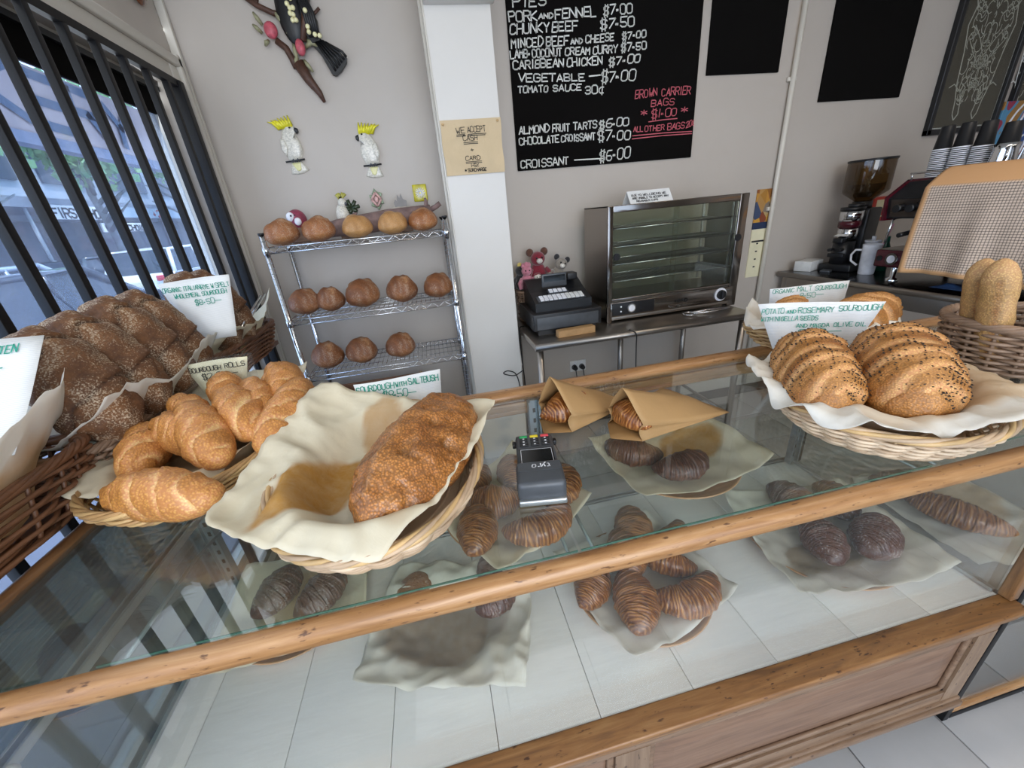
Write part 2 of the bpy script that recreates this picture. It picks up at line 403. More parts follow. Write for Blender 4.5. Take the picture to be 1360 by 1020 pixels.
# ------------------------------------------------------------------ display case
CX0, CX1 = -.76, 1.25
dc = thing('display_case', 'long oak and glass bakery counter case with panelled wooden base', 'display case', (.25, .72, 0))
O = dc.location
def cp(mb, name, mat, **k):
    o = mb.build(name, mat, dc, **k); o.location = -O; return o
def rounded_bar(x0, x1, yc, zc, ry, rz, n=10, seg=26, axis='x'):
    m = MB(); path = [(x0+(x1-x0)*i/seg, yc, zc) for i in range(seg+1)]
    vs = []; fs = []
    for i in range(seg+1):
        x = x0+(x1-x0)*i/seg
        for k in range(n):
            a = 2*PI*k/n; c, s_ = math.cos(a), math.sin(a)
            q = .75; cy = math.copysign(abs(c)**q, c)*ry; cz = math.copysign(abs(s_)**q, s_)*rz
            w = 1+.03*noise.noise(V((x*4, k, 0)))
            vs.append((x, yc+cy*w, zc+cz*w) if axis == 'x' else (yc+cy*w, x, zc+cz*w))
    for i in range(seg):
        for k in range(n): fs.append((i*n+k, i*n+(k+1) % n, (i+1)*n+(k+1) % n, (i+1)*n+k))
    fs += [tuple(range(n)), tuple(range(seg*n, seg*n+n))]
    return m.add(vs, fs, True)
cp(rounded_bar(CX0-.02, CX1+.012, .420, .987, .0165, .0185, 12), 'front_rail', M['oak'])
cp(rounded_bar(CX0-.02, CX1+.012, 1.06, .995, .030, .017, 12), 'back_rail', M['oak'])
cp(MB().bev(CX0, CX1+.012, 1.028, 1.045, .955, .978, .003).bev(CX0, CX1+.012, 1.03, 1.075, .940, .956, .003), 'rail_moulding', M['oak'])
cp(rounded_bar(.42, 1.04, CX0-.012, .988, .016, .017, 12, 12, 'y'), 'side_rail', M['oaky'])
cp(MB().bev(CX0-.02, CX0+.012, .405, .437, .53, .975), 'corner_post', M['oakz'])
cp(MB().bev(CX1-.010, CX1+.016, .405, .431, .53, .975), 'corner_post', M['oakz'])
cp(MB().box(CX0+.005, CX1, .432, 1.035, .992, .998), 'top_glass', M['glasstop'])
cp(MB().box(CX0+.01, CX1-.012, .4285, .4335, .532, .972), 'front_glass', M['glass'])
cp(MB().box(CX0, CX0+.005, .437, 1.035, .532, .990), 'side_glass', glassm('silvered_side_glass', '#a9b3ab', .22, .03))
cp(MB().box(CX1-.004, CX1+.001, .437, 1.035, .532, .990), 'side_glass', M['glass'])
cp(MB().box(CX1-.016, CX1-.006, .437, 1.035, .528, .538).box(CX0+.008, CX0+.018, .437, 1.035, .528, .538), 'glass_channel', M['alu'])
# boards of the case floor: long planks front to back, each its own piece
xs = [CX0+.005, -.66, -.452, -.239, -.025, .192, .405, .616, .83, 1.04, CX1-.005]
for i in range(len(xs)-1):
    cp(MB().bev(xs[i]+.0007, xs[i+1]-.0007, .425, 1.035, .507, .525, .0012), 'floor_board', M['board'])
cp(MB().box(CX0, CX1, .425, 1.06, .490, .506), 'board_bearer', M['cabpanel'])
cp(MB().bev(CX0, CX1, 1.037, 1.043, .525, .531, .001).bev(CX0, CX1, 1.051, 1.057, .525, .531, .001).box(CX0, CX1, 1.035, 1.062, .506, .5245), 'door_track', M['alu'])
# slotted shelf standards, brackets and glass shelves
for x in (-.742, .232, 1.228):
    st = cp(MB().box(x-.018, x+.018, 1.018, 1.030, .531, .985).box(x-.018, x-.012, 1.006, 1.018, .531, .985).box(x+.012, x+.018, 1.006, 1.018, .531, .985), 'shelf_standard', M['galv'])
    m = MB()
    for z in [.56+.035*k for k in range(12)]: m.box(x-.004, x+.004, 1.0165, 1.0178, z, z+.014)
    s = m.build('slot', M['black'], st, kind='stuff')
    for dx in (-.03, .03): cp(MB().tube([(x+dx, 1.018, .742), (x+dx, .9, .764), (x+dx, .64, .770)], .0045), 'shelf_bracket', M['galv'])
for x0, x1 in ((CX0+.01, .222), (.230, CX1-.02)):
    cp(MB().box(x0, x1, .632, 1.003, .7765, .7815), 'glass_shelf', M['shelfglass'])
    cp(MB().box(x0, x1, .6300, .6318, .7765, .7815), 'glass_edge', M['edge'])
# track pair along the left end under the shelf
cp(MB().bev(-.748, -.742, .44, 1.01, .815, .83, .001).bev(-.730, -.724, .44, 1.01, .815, .83, .001).box(-.748, -.724, .44, 1.01, .812, .8155), 'side_track', M['alu'])
cp(MB().ball((-.742, .445, .822), .012).ball((-.718, .447, .822), .011), 'rubber_stop', M['whiteplastic'])
# cabinet base: frieze, ledge mouldings, framed panels
cz0, cz1 = .13, .49
cp(MB().bev(CX0-.01, CX1+.012, .378, .43, .512, .528, .004), 'ledge_moulding', M['ledge'])
cp(MB().bev(CX0-.005, CX1+.006, .386, .43, .486, .510, .005), 'ledge_moulding', M['ledge'])
cp(MB().box(CX0, CX1-.012, .412, .43, cz0, .488), 'back_board', M['cabpanel'])
cp(MB().box(CX0, CX1-.014, .398, .412, .440, .486), 'top_rail', M['cab'])
cp(MB().box(CX0, CX1-.014, .398, .412, cz0+.02, cz0+.075), 'bottom_rail', M['cab'])
pan = [(-.72, -.26), (-.18, .21), (.29, 1.175)]
for a, b in ((CX0, -.72), (-.26, -.18), (.21, .29), (1.175, CX1-.014)): cp(MB().box(a, b, .397, .412, cz0+.02, .440), 'stile', M['cabz'])
for a, b in pan:
    z0, z1 = cz0+.075, .440
    fr = MB(); w = .016
    for (x0, x1, zz0, zz1) in ((a, b, z1-w, z1), (a, b, z0, z0+w), (a, a+w, z0, z1), (b-w, b, z0, z1)): fr.bev(x0, x1, .402, .412, zz0, zz1, .004)
    cp(fr, 'panel_moulding', M['cab'])
    p = MB(); e = .05
    x0, x1, y0, y1 = a+w, b-w, z0+w, z1-w
    vs = [(x0, .411, y0), (x1, .411, y0), (x1, .411, y1), (x0, .411, y1), (x0+e, .405, y0+e), (x1-e, .405, y0+e), (x1-e, .405, y1-e), (x0+e, .405, y1-e)]
    p.add(vs, [(0, 1, 5, 4), (1, 2, 6, 5), (2, 3, 7, 6), (3, 0, 4, 7), (4, 5, 6, 7)])
    cp(p, 'raised_panel', M['cabpanel'])
cp(MB().bev(CX0-.004, CX1-.006, .384, .415, cz0, cz0+.022, .005), 'base_moulding', M['cab'])
cp(MB().bev(CX0-.002, CX1-.010, .391, .415, cz0+.022, cz0+.034, .004), 'base_moulding', M['cab'])
cp(MB().box(CX0, CX0+.02, .43, 1.06, cz0, .49).box(CX1-.034, CX1-.014, .43, 1.06, cz0, .49), 'end_board', M['cabpanel'])
for x in (CX0+.06, .2, CX1-.06):
    for y in (.47, 1.0): cp(MB().cyl((x, y, 0), (x, y, cz0+.01), .022, 12), 'castor_leg', M['black'])

# black framed glass case that follows on the right
GX = 1.264
nc = thing('glass_cabinet', 'black metal framed glass case continuing right of the oak counter', 'display case', (1.78, .72, 0))
def cn(mb, name, mat, **k):
    o = mb.build(name, mat, nc, **k); o.location = -nc.location; return o
for x in (1.266, 2.29):
    for y in (.405, 1.03): cn(MB().bev(x, x+.022, y, y+.022, 0, .965, .002), 'frame_post', M['blackmetal'])
cn(MB().bev(1.291, 2.29, .405, .427, .004, .028, .002), 'bottom_bar', M['blackmetal'])
cn(MB().box(1.291, 2.29, .414, .419, .05, .952), 'front_glass', M['glass'])
cn(MB().bev(1.291, 2.29, .407, .425, .028, .048, .002), 'kick_strip', M['oak'])
cn(MB().bev(1.291, 2.29, 1.03, 1.05, .004, .028, .002), 'bottom_bar', M['blackmetal'])
cn(MB().box(GX+.002, 2.28, .43, 1.028, .505, .520), 'case_floor', M['tile'], label='pale grey case floor')
cn(rounded_bar(GX, 2.3, .420, .987, .0165, .0185, 12, 12), 'front_rail', M['oak'])
cn(rounded_bar(GX, 2.3, 1.06, .995, .030, .017, 12, 12), 'back_rail', M['oak'])
cn(MB().box(GX, 2.28, .436, 1.03, .992, .998), 'top_glass', M['glasstop'])
cn(MB().box(1.268, 2.28, .66, 1.0, .774, .779), 'glass_shelf', M['shelfglass'])
cn(MB().box(1.268, 2.28, .6585, .6598, .774, .779), 'glass_edge', M['edge'])
# ------------------------------------------------------------------ handwriting (stroke letters)
G = {'A': '00 26 40/12 32', 'B': '00 06 36 45 44 33 03/33 42 41 30 00', 'C': '45 36 16 05 01 10 30 41', 'D': '00 06 26 44 42 20 00', 'E': '40 00 06 46/03 33', 'F': '00 06 46/03 33',
 'G': '45 36 16 05 01 10 30 41 43 23', 'H': '00 06/40 46/03 43', 'I': '10 16', 'J': '01 10 20 31 36', 'K': '00 06/46 03 40', 'L': '06 00 40', 'M': '00 06 23 46 40', 'N': '00 06 40 46',
 'O': '10 01 05 16 36 45 41 30 10', 'P': '00 06 36 45 44 33 03', 'Q': '10 01 05 16 36 45 41 30 10/22 40', 'R': '00 06 36 45 44 33 03/23 40', 'S': '01 10 30 41 42 33 13 04 05 16 36 45',
 'T': '20 26/06 46', 'U': '06 01 10 30 41 46', 'V': '06 20 46', 'W': '06 10 23 30 46', 'X': '00 46/06 40', 'Y': '06 23 46/23 20', 'Z': '06 46 00 40',
 '0': '10 01 05 16 36 45 41 30 10', '1': '10 16', '2': '05 16 36 45 44 00 40', '3': '05 16 36 45 44 33 13/33 42 41 30 10 01', '5': '46 06 03 33 42 41 30 10 01', '6': '46 16 04 01 10 30 41 42 33 03',
 '7': '06 46 10', '8': '13 04 05 16 36 45 44 33 13 02 01 10 30 41 42 33', '$': '01 10 30 41 42 33 13 04 05 16 36 45/17 1-/37 3-', '.': '12 13/02 03', '-': '03 43', '+': '21 25/03 43', '*': '21 25/02 44/04 42',
 'c': '34 14 03 01 10 30/25 2-', '%': '00 46/05 15/31 41', ',': '20 1-', '~': '03 83', 'o': '10 01 03 14 34 43 41 30 10', 'y': '04 20/44 0-', 't': '14 11 20 30/04 34', 'r': '00 04/03 14 34', '&': '21 24/12 32'}
def strokes(text, h, jit=.25, rnd=None, cw=.82):
    rnd = rnd or R_; out = []; x = 0
    for ch in text:
        if ch == ' ': x += h*.42*cw; continue
        g = G.get(ch if ch in G else ch.upper())
        if g is None: x += h*.4; continue
        s = h/6*(1+rnd.uniform(-.08, .08)); dy = rnd.uniform(-.05, .05)*h
        sk = rnd.uniform(-.04, .1)
        for st in g.split('/'):
            p = []
            for q in st.split():
                gx_ = int(q[0]); gy = -1.2 if q[1] == '-' else int(q[1])
                gx_ += rnd.uniform(-jit, jit)*.5; gy += rnd.uniform(-jit, jit)*.5
                p.append((x+gx_*s*cw+gy*s*sk, gy*s+dy))
            out.append(p)
        x += (h*(.38 if ch in '1I.' else .72 if ch != '~' else 1.2))*cw+h*.10
    return out, x
def writing(lines, M4, w, mat, parent, name='lettering', seed=3, off=.0012):
    """lines: (text, x, y, height, fit width or None). local x right, z up; flat strokes just proud of the surface (towards -y)"""
    rnd = random.Random(seed); mb = MB()
    for (text, x, y, h, fit, *sl) in lines:
        slope = sl[0] if sl else 0
        if text.startswith('_'):
            ss = [[(0, 0), (fit*.5, h), (fit, 0)]]; k = 1
        else:
            ss, wd = strokes(text, h, rnd=rnd); k = fit/(wd-.1*h) if fit else 1
        for p in ss:
            for i in range(len(p)-1):
                a = V((p[i][0]*k+x, 0, p[i][1]+y+slope*(p[i][0]*k))); b = V((p[i+1][0]*k+x, 0, p[i+1][1]+y+slope*(p[i+1][0]*k)))
                d = (b-a)
                if d.length < 1e-5: continue
                d.normalize(); n = V((-d.z, 0, d.x))*w/2; a = a-d*w*.3; b = b+d*w*.3
                o_ = V((0, -off, 0)); mb.add([a-n+o_, b-n+o_, b+n+o_, a+n+o_], [(0, 1, 2, 3)], False, M4)
    return mb.build(name, mat, parent)

# ------------------------------------------------------------------ wall boards
def board(x0, x1, z0, z1, label, name='chalkboard'):
    b = MB().bev(x0, x1, YB-.0125, YB-.0008, z0, z1, .002).build(name, M['blackmatt']); return tag(b, label, 'chalkboard')
s = 2.6/2.5
b1 = board(.603, 1.755, 1.731, 2.75, 'large black chalkboard menu listing pies, tarts and croissants with prices')
mw = T(0, YB-.012, 0)
def bp(x, y): return x, y
L = [('PIES', 0.64, 2.49, 0.045, 0.186, 0.027),
 ('PORK', 0.614, 2.429, 0.039, 0.156, 0.038),
 ('AND', 0.778, 2.441, 0.022, 0.082, 0.037),
 ('FENNEL', 0.87, 2.438, 0.038, 0.238, 0.042),
 ('$7.00', 1.147, 2.45, 0.039, 0.17, 0.053),
 ('CHUNKY', 0.614, 2.377, 0.042, 0.222, 0.032),
 ('BEEF', 0.849, 2.384, 0.04, 0.151, 0.033),
 ('$7.50', 1.13, 2.391, 0.041, 0.203, 0.054),
 ('MINCED', 0.617, 2.32, 0.041, 0.178, 0.022),
 ('BEEF', 0.813, 2.324, 0.041, 0.131, 0.023),
 ('AND', 0.955, 2.328, 0.023, 0.069, 0.029),
 ('CHEESE', 1.041, 2.331, 0.034, 0.171, 0.053),
 ('$7.00', 1.261, 2.341, 0.032, 0.146, 0.062),
 ('LAMB.', 0.607, 2.274, 0.035, 0.113, 0.027),
 ('COCONUT', 0.731, 2.276, 0.035, 0.17, 0.012),
 ('CREAM', 0.92, 2.28, 0.033, 0.148, 0.014),
 ('CURRY', 1.085, 2.28, 0.035, 0.148, 0.041),
 ('$7.50', 1.256, 2.288, 0.036, 0.157, 0.045),
 ('CARIBBEAN', 0.619, 2.225, 0.036, 0.291, 0.024),
 ('CHICKEN', 0.929, 2.229, 0.036, 0.213, 0.019),
 ('$7.00', 1.182, 2.225, 0.037, 0.193, 0.062),
 ('VEGETABLE', 0.643, 2.169, 0.034, 0.395, -0.023),
 ('~', 1.061, 2.175, 0.013, 0.064, 0.047),
 ('$7.00', 1.134, 2.147, 0.049, 0.212, 0.019),
 ('TOMATO', 0.636, 2.117, 0.03, 0.177, 0.0),
 ('SAUCE', 0.842, 2.118, 0.03, 0.173, -0.012),
 ('30', 1.037, 2.097, 0.038, 0.076, 0.0),
 ('c', 1.121, 2.096, 0.039, 0.036, 0.028),
 ('ALMOND', 0.626, 1.918, 0.038, 0.183, 0.022),
 ('FRUIT', 0.829, 1.921, 0.036, 0.105, -0.01),
 ('TARTS', 0.958, 1.924, 0.036, 0.149, 0.013),
 ('$6.00', 1.125, 1.92, 0.04, 0.189, 0.053),
 ('CHOCOLATE', 0.623, 1.866, 0.035, 0.244, 0.0),
 ('CROISSANT', 0.881, 1.866, 0.035, 0.216, 0.0),
 ('$7.00', 1.115, 1.857, 0.049, 0.214, 0.0),
 ('CROISSANT', 0.622, 1.744, 0.04, 0.303, 0.01),
 ('~', 0.962, 1.761, 0.01, 0.163, -0.018),
 ('$6.00', 1.125, 1.746, 0.057, 0.202, 0.045)]
writing([(t, x, z, h, w, sl) for t, x, z, h, w, sl in L], mw, .0065, M['chalk'], b1, 'chalk_writing')
writing([('BROWN', 1.35, 2.061, 0.039, 0.145, 0.069),
 ('CARRIER', 1.524, 2.068, 0.038, 0.192, 0.01),
 ('BAGS', 1.457, 2.019, 0.034, 0.155, 0.0),
 ('*', 1.393, 1.969, 0.037, 0.041, 0.0),
 ('$1.00', 1.463, 1.956, 0.041, 0.17, 0.059),
 ('*', 1.662, 1.971, 0.037, 0.044, 0.0),
 ('_', 1.445, 1.94, 0.002, 0.192, 0.042),
 ('ALL', 1.347, 1.893, 0.029, 0.063, -0.016),
 ('OTHER', 1.422, 1.891, 0.03, 0.134, 0.007),
 ('BAGS', 1.575, 1.891, 0.032, 0.117, 0.017),
 ('20c', 1.702, 1.893, 0.032, 0.06, 0.317),
 ('_', 1.341, 1.872, 0.003, 0.405, 0.005),
 ('_', 1.339, 1.856, 0.003, 0.408, 0.015)], mw, .0048, M['chalkred'], b1, 'red_chalk_writing', 5)
board(1.815, 2.316, 2.160, 2.8, 'blank black chalkboard left of the wall pipe')
board(2.655, 3.300, 1.990, 2.8, 'blank black chalkboard between the wall pipe and the framed print')

def framed(x0, x1, z0, z1, label, seed):
    f = thing('framed_print', label, 'picture', ((x0+x1)/2, YB, z0)); cx, w, h = (x0+x1)/2, x1-x0, z1-z0
    fr = MB()
    for a in ((-w/2, -w/2+.035, 0, h), (w/2-.035, w/2, 0, h), (-w/2, w/2, 0, .035), (-w/2, w/2, h-.035, h)): fr.bev(a[0], a[1], -.035, 0, a[2], a[3], .004)
    fr.build('frame', M['black'], f)
    MB().box(-w/2+.03, w/2-.03, -.012, -.008, .03, h-.03).build('white_mount', M['white'], f)
    MB().box(-w/2+.045, w/2-.045, -.016, -.012, .045, h-.045).build('print', M['olive'], f)
    # lacy chalk-white drawing: mirrored looping strokes
    rnd = random.Random(seed); m = MB()
    def rib(p, wd):
        for i in range(len(p)-1):
            a, b = V((p[i][0], -.0168, p[i][1])), V((p[i+1][0], -.0168, p[i+1][1])); d = b-a
            if d.length < 1e-5: continue
            d.normalize(); n = V((-d.z, 0, d.x))*wd/2; m.add([a-n, b-n, b+n, a+n], [(0, 1, 2, 3)])
    def both(p, wd):
        rib(p, wd); rib([(-a, b) for a, b in p], wd)
    both([(.17, .78), (.19, .84), (.21, .80), (.17, .72), (.20, .62), (.17, .48), (.15, .30), (.12, .2), (.11, .12)], .008)
    both([(.11, .12), (.085, .085), (.06, .12), (.075, .2), (.1, .25), (.09, .3)], .008)
    both([(.0, .45), (.06, .54), (.14, .62)], .006); both([(0, .38), (.08, .46), (.16, .55)], .005)
    both([(.1, .25), (.17, .3), (.21, .28)], .006)
    for k in range(70):
        z = rnd.uniform(.22, .8); x = rnd.uniform(.0, .155*min(1, .5+z)); r = rnd.uniform(.012, .035); a0 = rnd.uniform(0, 6)
        both([(x+r*math.cos(a0+t*.5), z+r*1.5*math.sin(a0+t*.5)) for t in range(rnd.randint(5, 9))], .0052)
    for k in range(26):
        z = .78+k*.014; wd = .06*(1-k/30); both([(0, z), (wd*rnd.uniform(.5, 1.1), z+rnd.uniform(-.01, .03))], .004)
    for k in range(12): rib([(-.008, .40+k*.045), (.0, .42+k*.045), (.008, .40+k*.045), (0, .385+k*.045)], .006)
    m.build('print_drawing', M['chalk'], f, kind='stuff')
    MB().box(-w/2+.03, w/2-.03, -.024, -.021, .03, h-.03).build('picture_glass', M['picglass'], f)
    return f
M['olive'] = plain('olive_print', '#3f3a2c', .6); M['picglass'] = glassm('picture_glass', '#f2f2ee', .06)
framed(3.60, 4.22, 1.745, 2.95, 'tall black framed print of a white lacy drawing on olive', 3)
framed(4.30, 4.58, 1.745, 2.95, 'second black framed print cut off at the right edge of the photo', 8)

# paper sign on the pier
ps = thing('paper_sign', 'tan paper sign on the white pier: WE ACCEPT CASH + CARD', 'sign', (.298, 2.218, 1.70))
ps.rotation_euler = (0, 0, 0)
MB().grid(10, 8, lambda u, v: (-.148+u*.296+.002*math.sin(v*9), -.0035-.003*abs(math.sin(u*5+v*3))-.002*math.sin(v*7), v*.235)).build('sheet', M['tan'], ps)
mm = T(0, -.0075, 0)
writing([('WE', -.075, .178, .024, .045), ('ACCEPT', -.020, .180, .024, .09), ('_', -.075, .172, .001, .04), ('_', -.075, .166, .001, .04), ('_', -.02, .172, .001, .09), ('_', -.02, .166, .001, .085), ('CASH', -.045, .146, .022, .07), ('_', -.045, .138, .001, .07), ('_', -.045, .132, .001, .07),
 ('+', -.015, .098, .016, .016), ('CARD', -.045, .062, .018, .075), ('_', -.045, .055, .001, .08), ('_', -.045, .049, .001, .08), ('1.5%', -.022, .032, .014, .04), ('* SURCHARGE', -.055, .012, .014, .11)], mm, .0028, M['ink'], ps, 'handwriting', 9)
MB().ball((-.135, -.010, .218), .006).ball((.132, -.010, .222), .006).build('drawing_pin', M['straw'], ps)

# calendar on the back wall
ca = thing('wall_calendar', 'hanging paper calendar on the wall right of the pie warmer', 'calendar', (2.36, YB-.001, .90))
MB().box(-.06, .06, -.004, 0, 0, .34).build('date_page', M['cardy'], ca)
def photom():
    m, nt, b = newmat('calendar_photo'); co = coords(nt, (14, 1, 9)); v = nd(nt, 'ShaderNodeTexVoronoi', Scale=1.6); nt.links.new(co, v.inputs['Vector'])
    sv = nt.nodes.new('ShaderNodeSeparateColor'); nt.links.new(v.outputs['Color'], sv.inputs[0])
    nt.links.new(ramp(nt, sv.outputs[0], [(0, '#8a5a28'), (.3, '#c9963c'), (.55, '#7d3a26'), (.8, '#d8b76a'), (1, '#3d4a66')]), b.inputs['Base Color']); return m
MB().box(-.062, .062, -.005, -.001, .385, .60).build('photo_page', photom(), ca)
MB().box(-.062, .062, -.006, -.001, .34, .385).build('blue_band', plain('navy_band', '#22304f', .6), ca)
m = MB()
for k in range(4): m.box(-.008, .008, -.005, -.004, .07+k*.055, .08+k*.055)
m.box(-.05, .05, -.005, -.004, .25, .262).build('date_print', M['ink'], ca, kind='stuff')

# ------------------------------------------------------------------ wire bread rack
rk = thing('wire_bread_rack', 'chrome wire shelving rack holding round loaves by the left wall', 'rack', (-.32, 2.33, 0))
def rp(mb, name, mat, parent=None, **k):
    o = mb.build(name, mat, parent or rk, **k); o.location = -rk.location if parent is None else V((0, 0, 0)); return o
RX0, RX1, RY0, RY1 = -.755, .105, 2.15, 2.50
for x in (RX0, RX1):
    for y in (RY0, RY1):
        p = rp(MB().cyl((x, y, .02), (x, y, 1.515), .0125, 14), 'post', M['chrome'])
        g = MB()
        for k in range(58): g.cyl((x, y, .06+k*.025), (x, y, .0615+k*.025), .0130, 12)
        g.build('post_groove', M['galv'], p, kind='stuff')
        rp(MB().cyl((x, y, 1.513), (x, y, 1.522), .014, 12), 'post_cap', M['black'])
SZ = (1.455, 1.10, .785, .30)
for z in SZ:
    fr = MB()
    for y in (RY0, RY1):
        for dz in (0, -.026): fr.tube([(RX0, y, z+dz), (RX1, y, z+dz)], .0034)
    for x in (RX0, RX1):
        for dz in (0, -.026): fr.tube([(x, RY0, z+dz), (x, RY1, z+dz)], .0034)
    for y in (RY0+.001, RY1-.001):
        n = 26; fr.tube([(RX0+(RX1-RX0)*k/n, y, z-(.026 if k % 2 else 0)) for k in range(n+1)], .0022)
    for y in (RY0, RY1):
        for x in (RX0, RX1): fr.cyl((x, y, z-.032), (x, y, z+.006), .0165, 12)
    sh = rp(fr, 'wire_shelf', M['chrome'])
    w = MB()
    for k in range(34): x = RX0+.015+(RX1-RX0-.03)*k/33; w.tube([(x, RY0, z+.0025), (x, RY1, z+.0025)], .0017, 5)
    for y in (2.24, 2.33, 2.42): w.tube([(RX0, y, z-.001), (RX1, y, z-.001)], .0022, 5)
    w.build('shelf_wires', M['chrome'], sh, kind='stuff')

# ------------------------------------------------------------------ stainless bench 1
BZ = .85
sb = thing('steel_bench', 'stainless steel bench carrying the cash register and pie warmer', 'bench', (1.2, 2.25, 0))
def sp(mb, name, mat, root=None, **k):
    root = root or sb; o = mb.build(name, mat, root, **k); o.location = -root.location; return o
m = MB().bev(.47, 1.80, 1.92, 2.56, .815, BZ, .006); sp(m, 'bench_top', M['steel'])
sp(MB().cyl((.468, 1.918, .832), (1.802, 1.918, .832), .0185, 14), 'rolled_edge', M['steel'])
for x in (.505, 1.765):
    for y in (1.96, 2.52): sp(MB().cyl((x, y, 0), (x, y, .82), .019, 14), 'leg', M['steel'])
sp(MB().cyl((1.20, 2.40, 0), (1.20, 2.40, .82), .019, 14), 'leg', M['steel'])
sp(MB().cyl((.505, 2.52, .16), (1.765, 2.52, .16), .011, 10).cyl((.505, 1.96, .16), (.505, 2.52, .16), .011, 10).cyl((1.765, 1.96, .16), (1.765, 2.52, .16), .011, 10), 'brace', M['steel'])

# pie warmer
M['deck'] = glassm('wire_mesh_deck', '#b9bab4', .10, .12, '#8f8c84', .3)
ov = thing('pie_warmer', 'chrome framed glass pie warmer on the steel bench', 'food warmer', (.97, 2.13, BZ))
OW, OD, OH = .86, .33, .64
MB().box(0, .006, 0, OD, .02, OH).build('side_panel', M['steel'], ov)
MB().box(OW-.006, OW, 0, OD, .02, OH).build('side_panel', M['steel'], ov)
MB().box(0, OW, 0, OD, OH-.006, OH).box(0, OW, 0, OD, .12, .128).build('body_deck', M['steel'], ov)
MB().box(.006, OW-.006, OD-.006, OD-.002, .13, OH-.01).build('rear_glass', M['ovenglass'], ov)
fr = MB()
for a in ((0, .03, .0, OH), (OW-.055, OW, .0, OH), (.03, OW-.055, OH-.035, OH), (.03, OW-.055, .125, .14)): fr.bev(a[0], a[1], -.012, .006, a[2], a[3], .003)
fr.build('front_frame', M['darkchrome'], ov)
MB().bev(.02, OW-.03, -.014, .0, .035, .118, .003).build('control_panel', M['darkchrome'], ov)
MB().bev(.03, .30, -.0165, -.012, .04, .112, .002).build('switch_plate', M['black'], ov)
MB().bev(.02, OW-.02, -.010, OD-.01, .012, .032, .003).build('plinth', M['steel'], ov)
MB().cyl((.05, .02, 0), (.05, .02, .014), .012).cyl((OW-.05, .02, 0), (OW-.05, .02, .014), .012).cyl((.05, OD-.03, 0), (.05, OD-.03, .014), .012).cyl((OW-.05, OD-.03, 0), (OW-.05, OD-.03, .014), .012).build('foot', M['black'], ov)
k1 = MB().cyl((.15, -.0165, .076), (.15, -.024, .076), .026, 24).build('thermometer', M['chrome'], ov); MB().cyl((.15, -.0241, .076), (.15, -.0252, .076), .020, 24).build('dial_face', M['white'], k1)
k2 = MB().cyl((.745, -.014, .080), (.745, -.020, .080), .040, 28).build('heat_dial', M['white'], ov); MB().cyl((.745, -.020, .080), (.745, -.034, .080), .028, 24).bev(.738, .752, -.044, -.034, .058, .102, .003).build('dial_knob', M['black'], k2)
writing([('&o&o', .43, .068, .028, .09)], T(0, -.014, 0), .005, M['black'], ov, 'maker_badge')
MB().cyl((.085, -.0165, .062), (.085, -.019, .062), .005).cyl((.085, -.0165, .09), (.085, -.019, .09), .005).build('indicator_lamp', M['white'], ov)
MB().box(.03, .43, -.004, -.001, .14, OH-.035).build('glass_door', M['ovenglass'], ov)
MB().box(.40, OW-.055, .003, .006, .14, OH-.035).build('glass_door', M['ovenglass'], ov)
MB().cyl((.055, -.004, .375), (.055, -.016, .375), .019, 18).build('door_knob', M['black'], ov)
MB().cyl((OW-.045, -.010, .405), (OW-.045, -.022, .405), .019, 18).build('door_knob', M['black'], ov)
for z in (.235, .33, .425, .52):
    MB().box(.012, OW-.012, .012, OD-.012, z-.003, z-.001).build('perforated_deck', M['deck'], ov)
    m = MB().tube([(.012, .012, z), (OW-.012, .012, z)], .0035).tube([(.012, OD-.015, z), (OW-.012, OD-.015, z)], .0035)
    sh = m.build('oven_shelf', M['chrome'], ov)
    m = MB()
    for k in range(40): x = .015+k*.0212; m.tube([(x, .012, z), (x, OD-.015, z)], .0016, 4)
    m.build('shelf_wires', M['chrome'], sh, kind='stuff')
for y in (.02, OD-.04):
    for x in (.010, OW-.070): MB().box(x, x+.014, y, y+.008, .14, OH-.04).build('shelf_ladder', M['chrome'], ov)
for y in (.10,): 
    pass
ts = thing('tent_sign', 'small white folded card notice standing on the pie warmer', 'sign', (1.27, 2.23, BZ+OH))
MB().add([(-.14, -.05, 0), (.12, -.05, 0), (.12, 0, .065), (-.14, 0, .065), (-.14, .05, 0), (.12, .05, 0)], [(0, 1, 2, 3), (3, 2, 5, 4)]).build('folded_card', M['card'], ts)
writing([('DUE TO', -.12, .046, .012, .06), ('WELLBEING WE', -.05, .046, .012, .14), ('ARE UNABLE TO ACCEPT ANY', -.12, .026, .012, .22), ('REUSABLE CUPS', -.10, .008, .010, .13)], T(0, -.05, 0)@Matrix.Rotation(math.atan2(-.05, .065), 4, 'X'), .0028, M['ink'], ts, 'sign_writing', 4, .0015)

# glass rim and tongs lying on the bench
tg = thing('serving_tongs', 'steel tongs lying on the bench below the pie warmer dial', 'tongs', (1.60, 2.04, BZ+.010))
MB().tube([(-.12, .012, 0), (0, .022, 0), (.13, .004, .0)], .006).tube([(-.12, -.012, .0), (0, -.022, 0), (.13, -.004, .0)], .006).build('tong_arm', M['chrome'], tg)
MB().tube([(-.14+.035*math.cos(a*PI/8), .035*math.sin(a*PI/8), 0) for a in range(16)], .004, 6, True).build('ring_end', M['chrome'], tg)

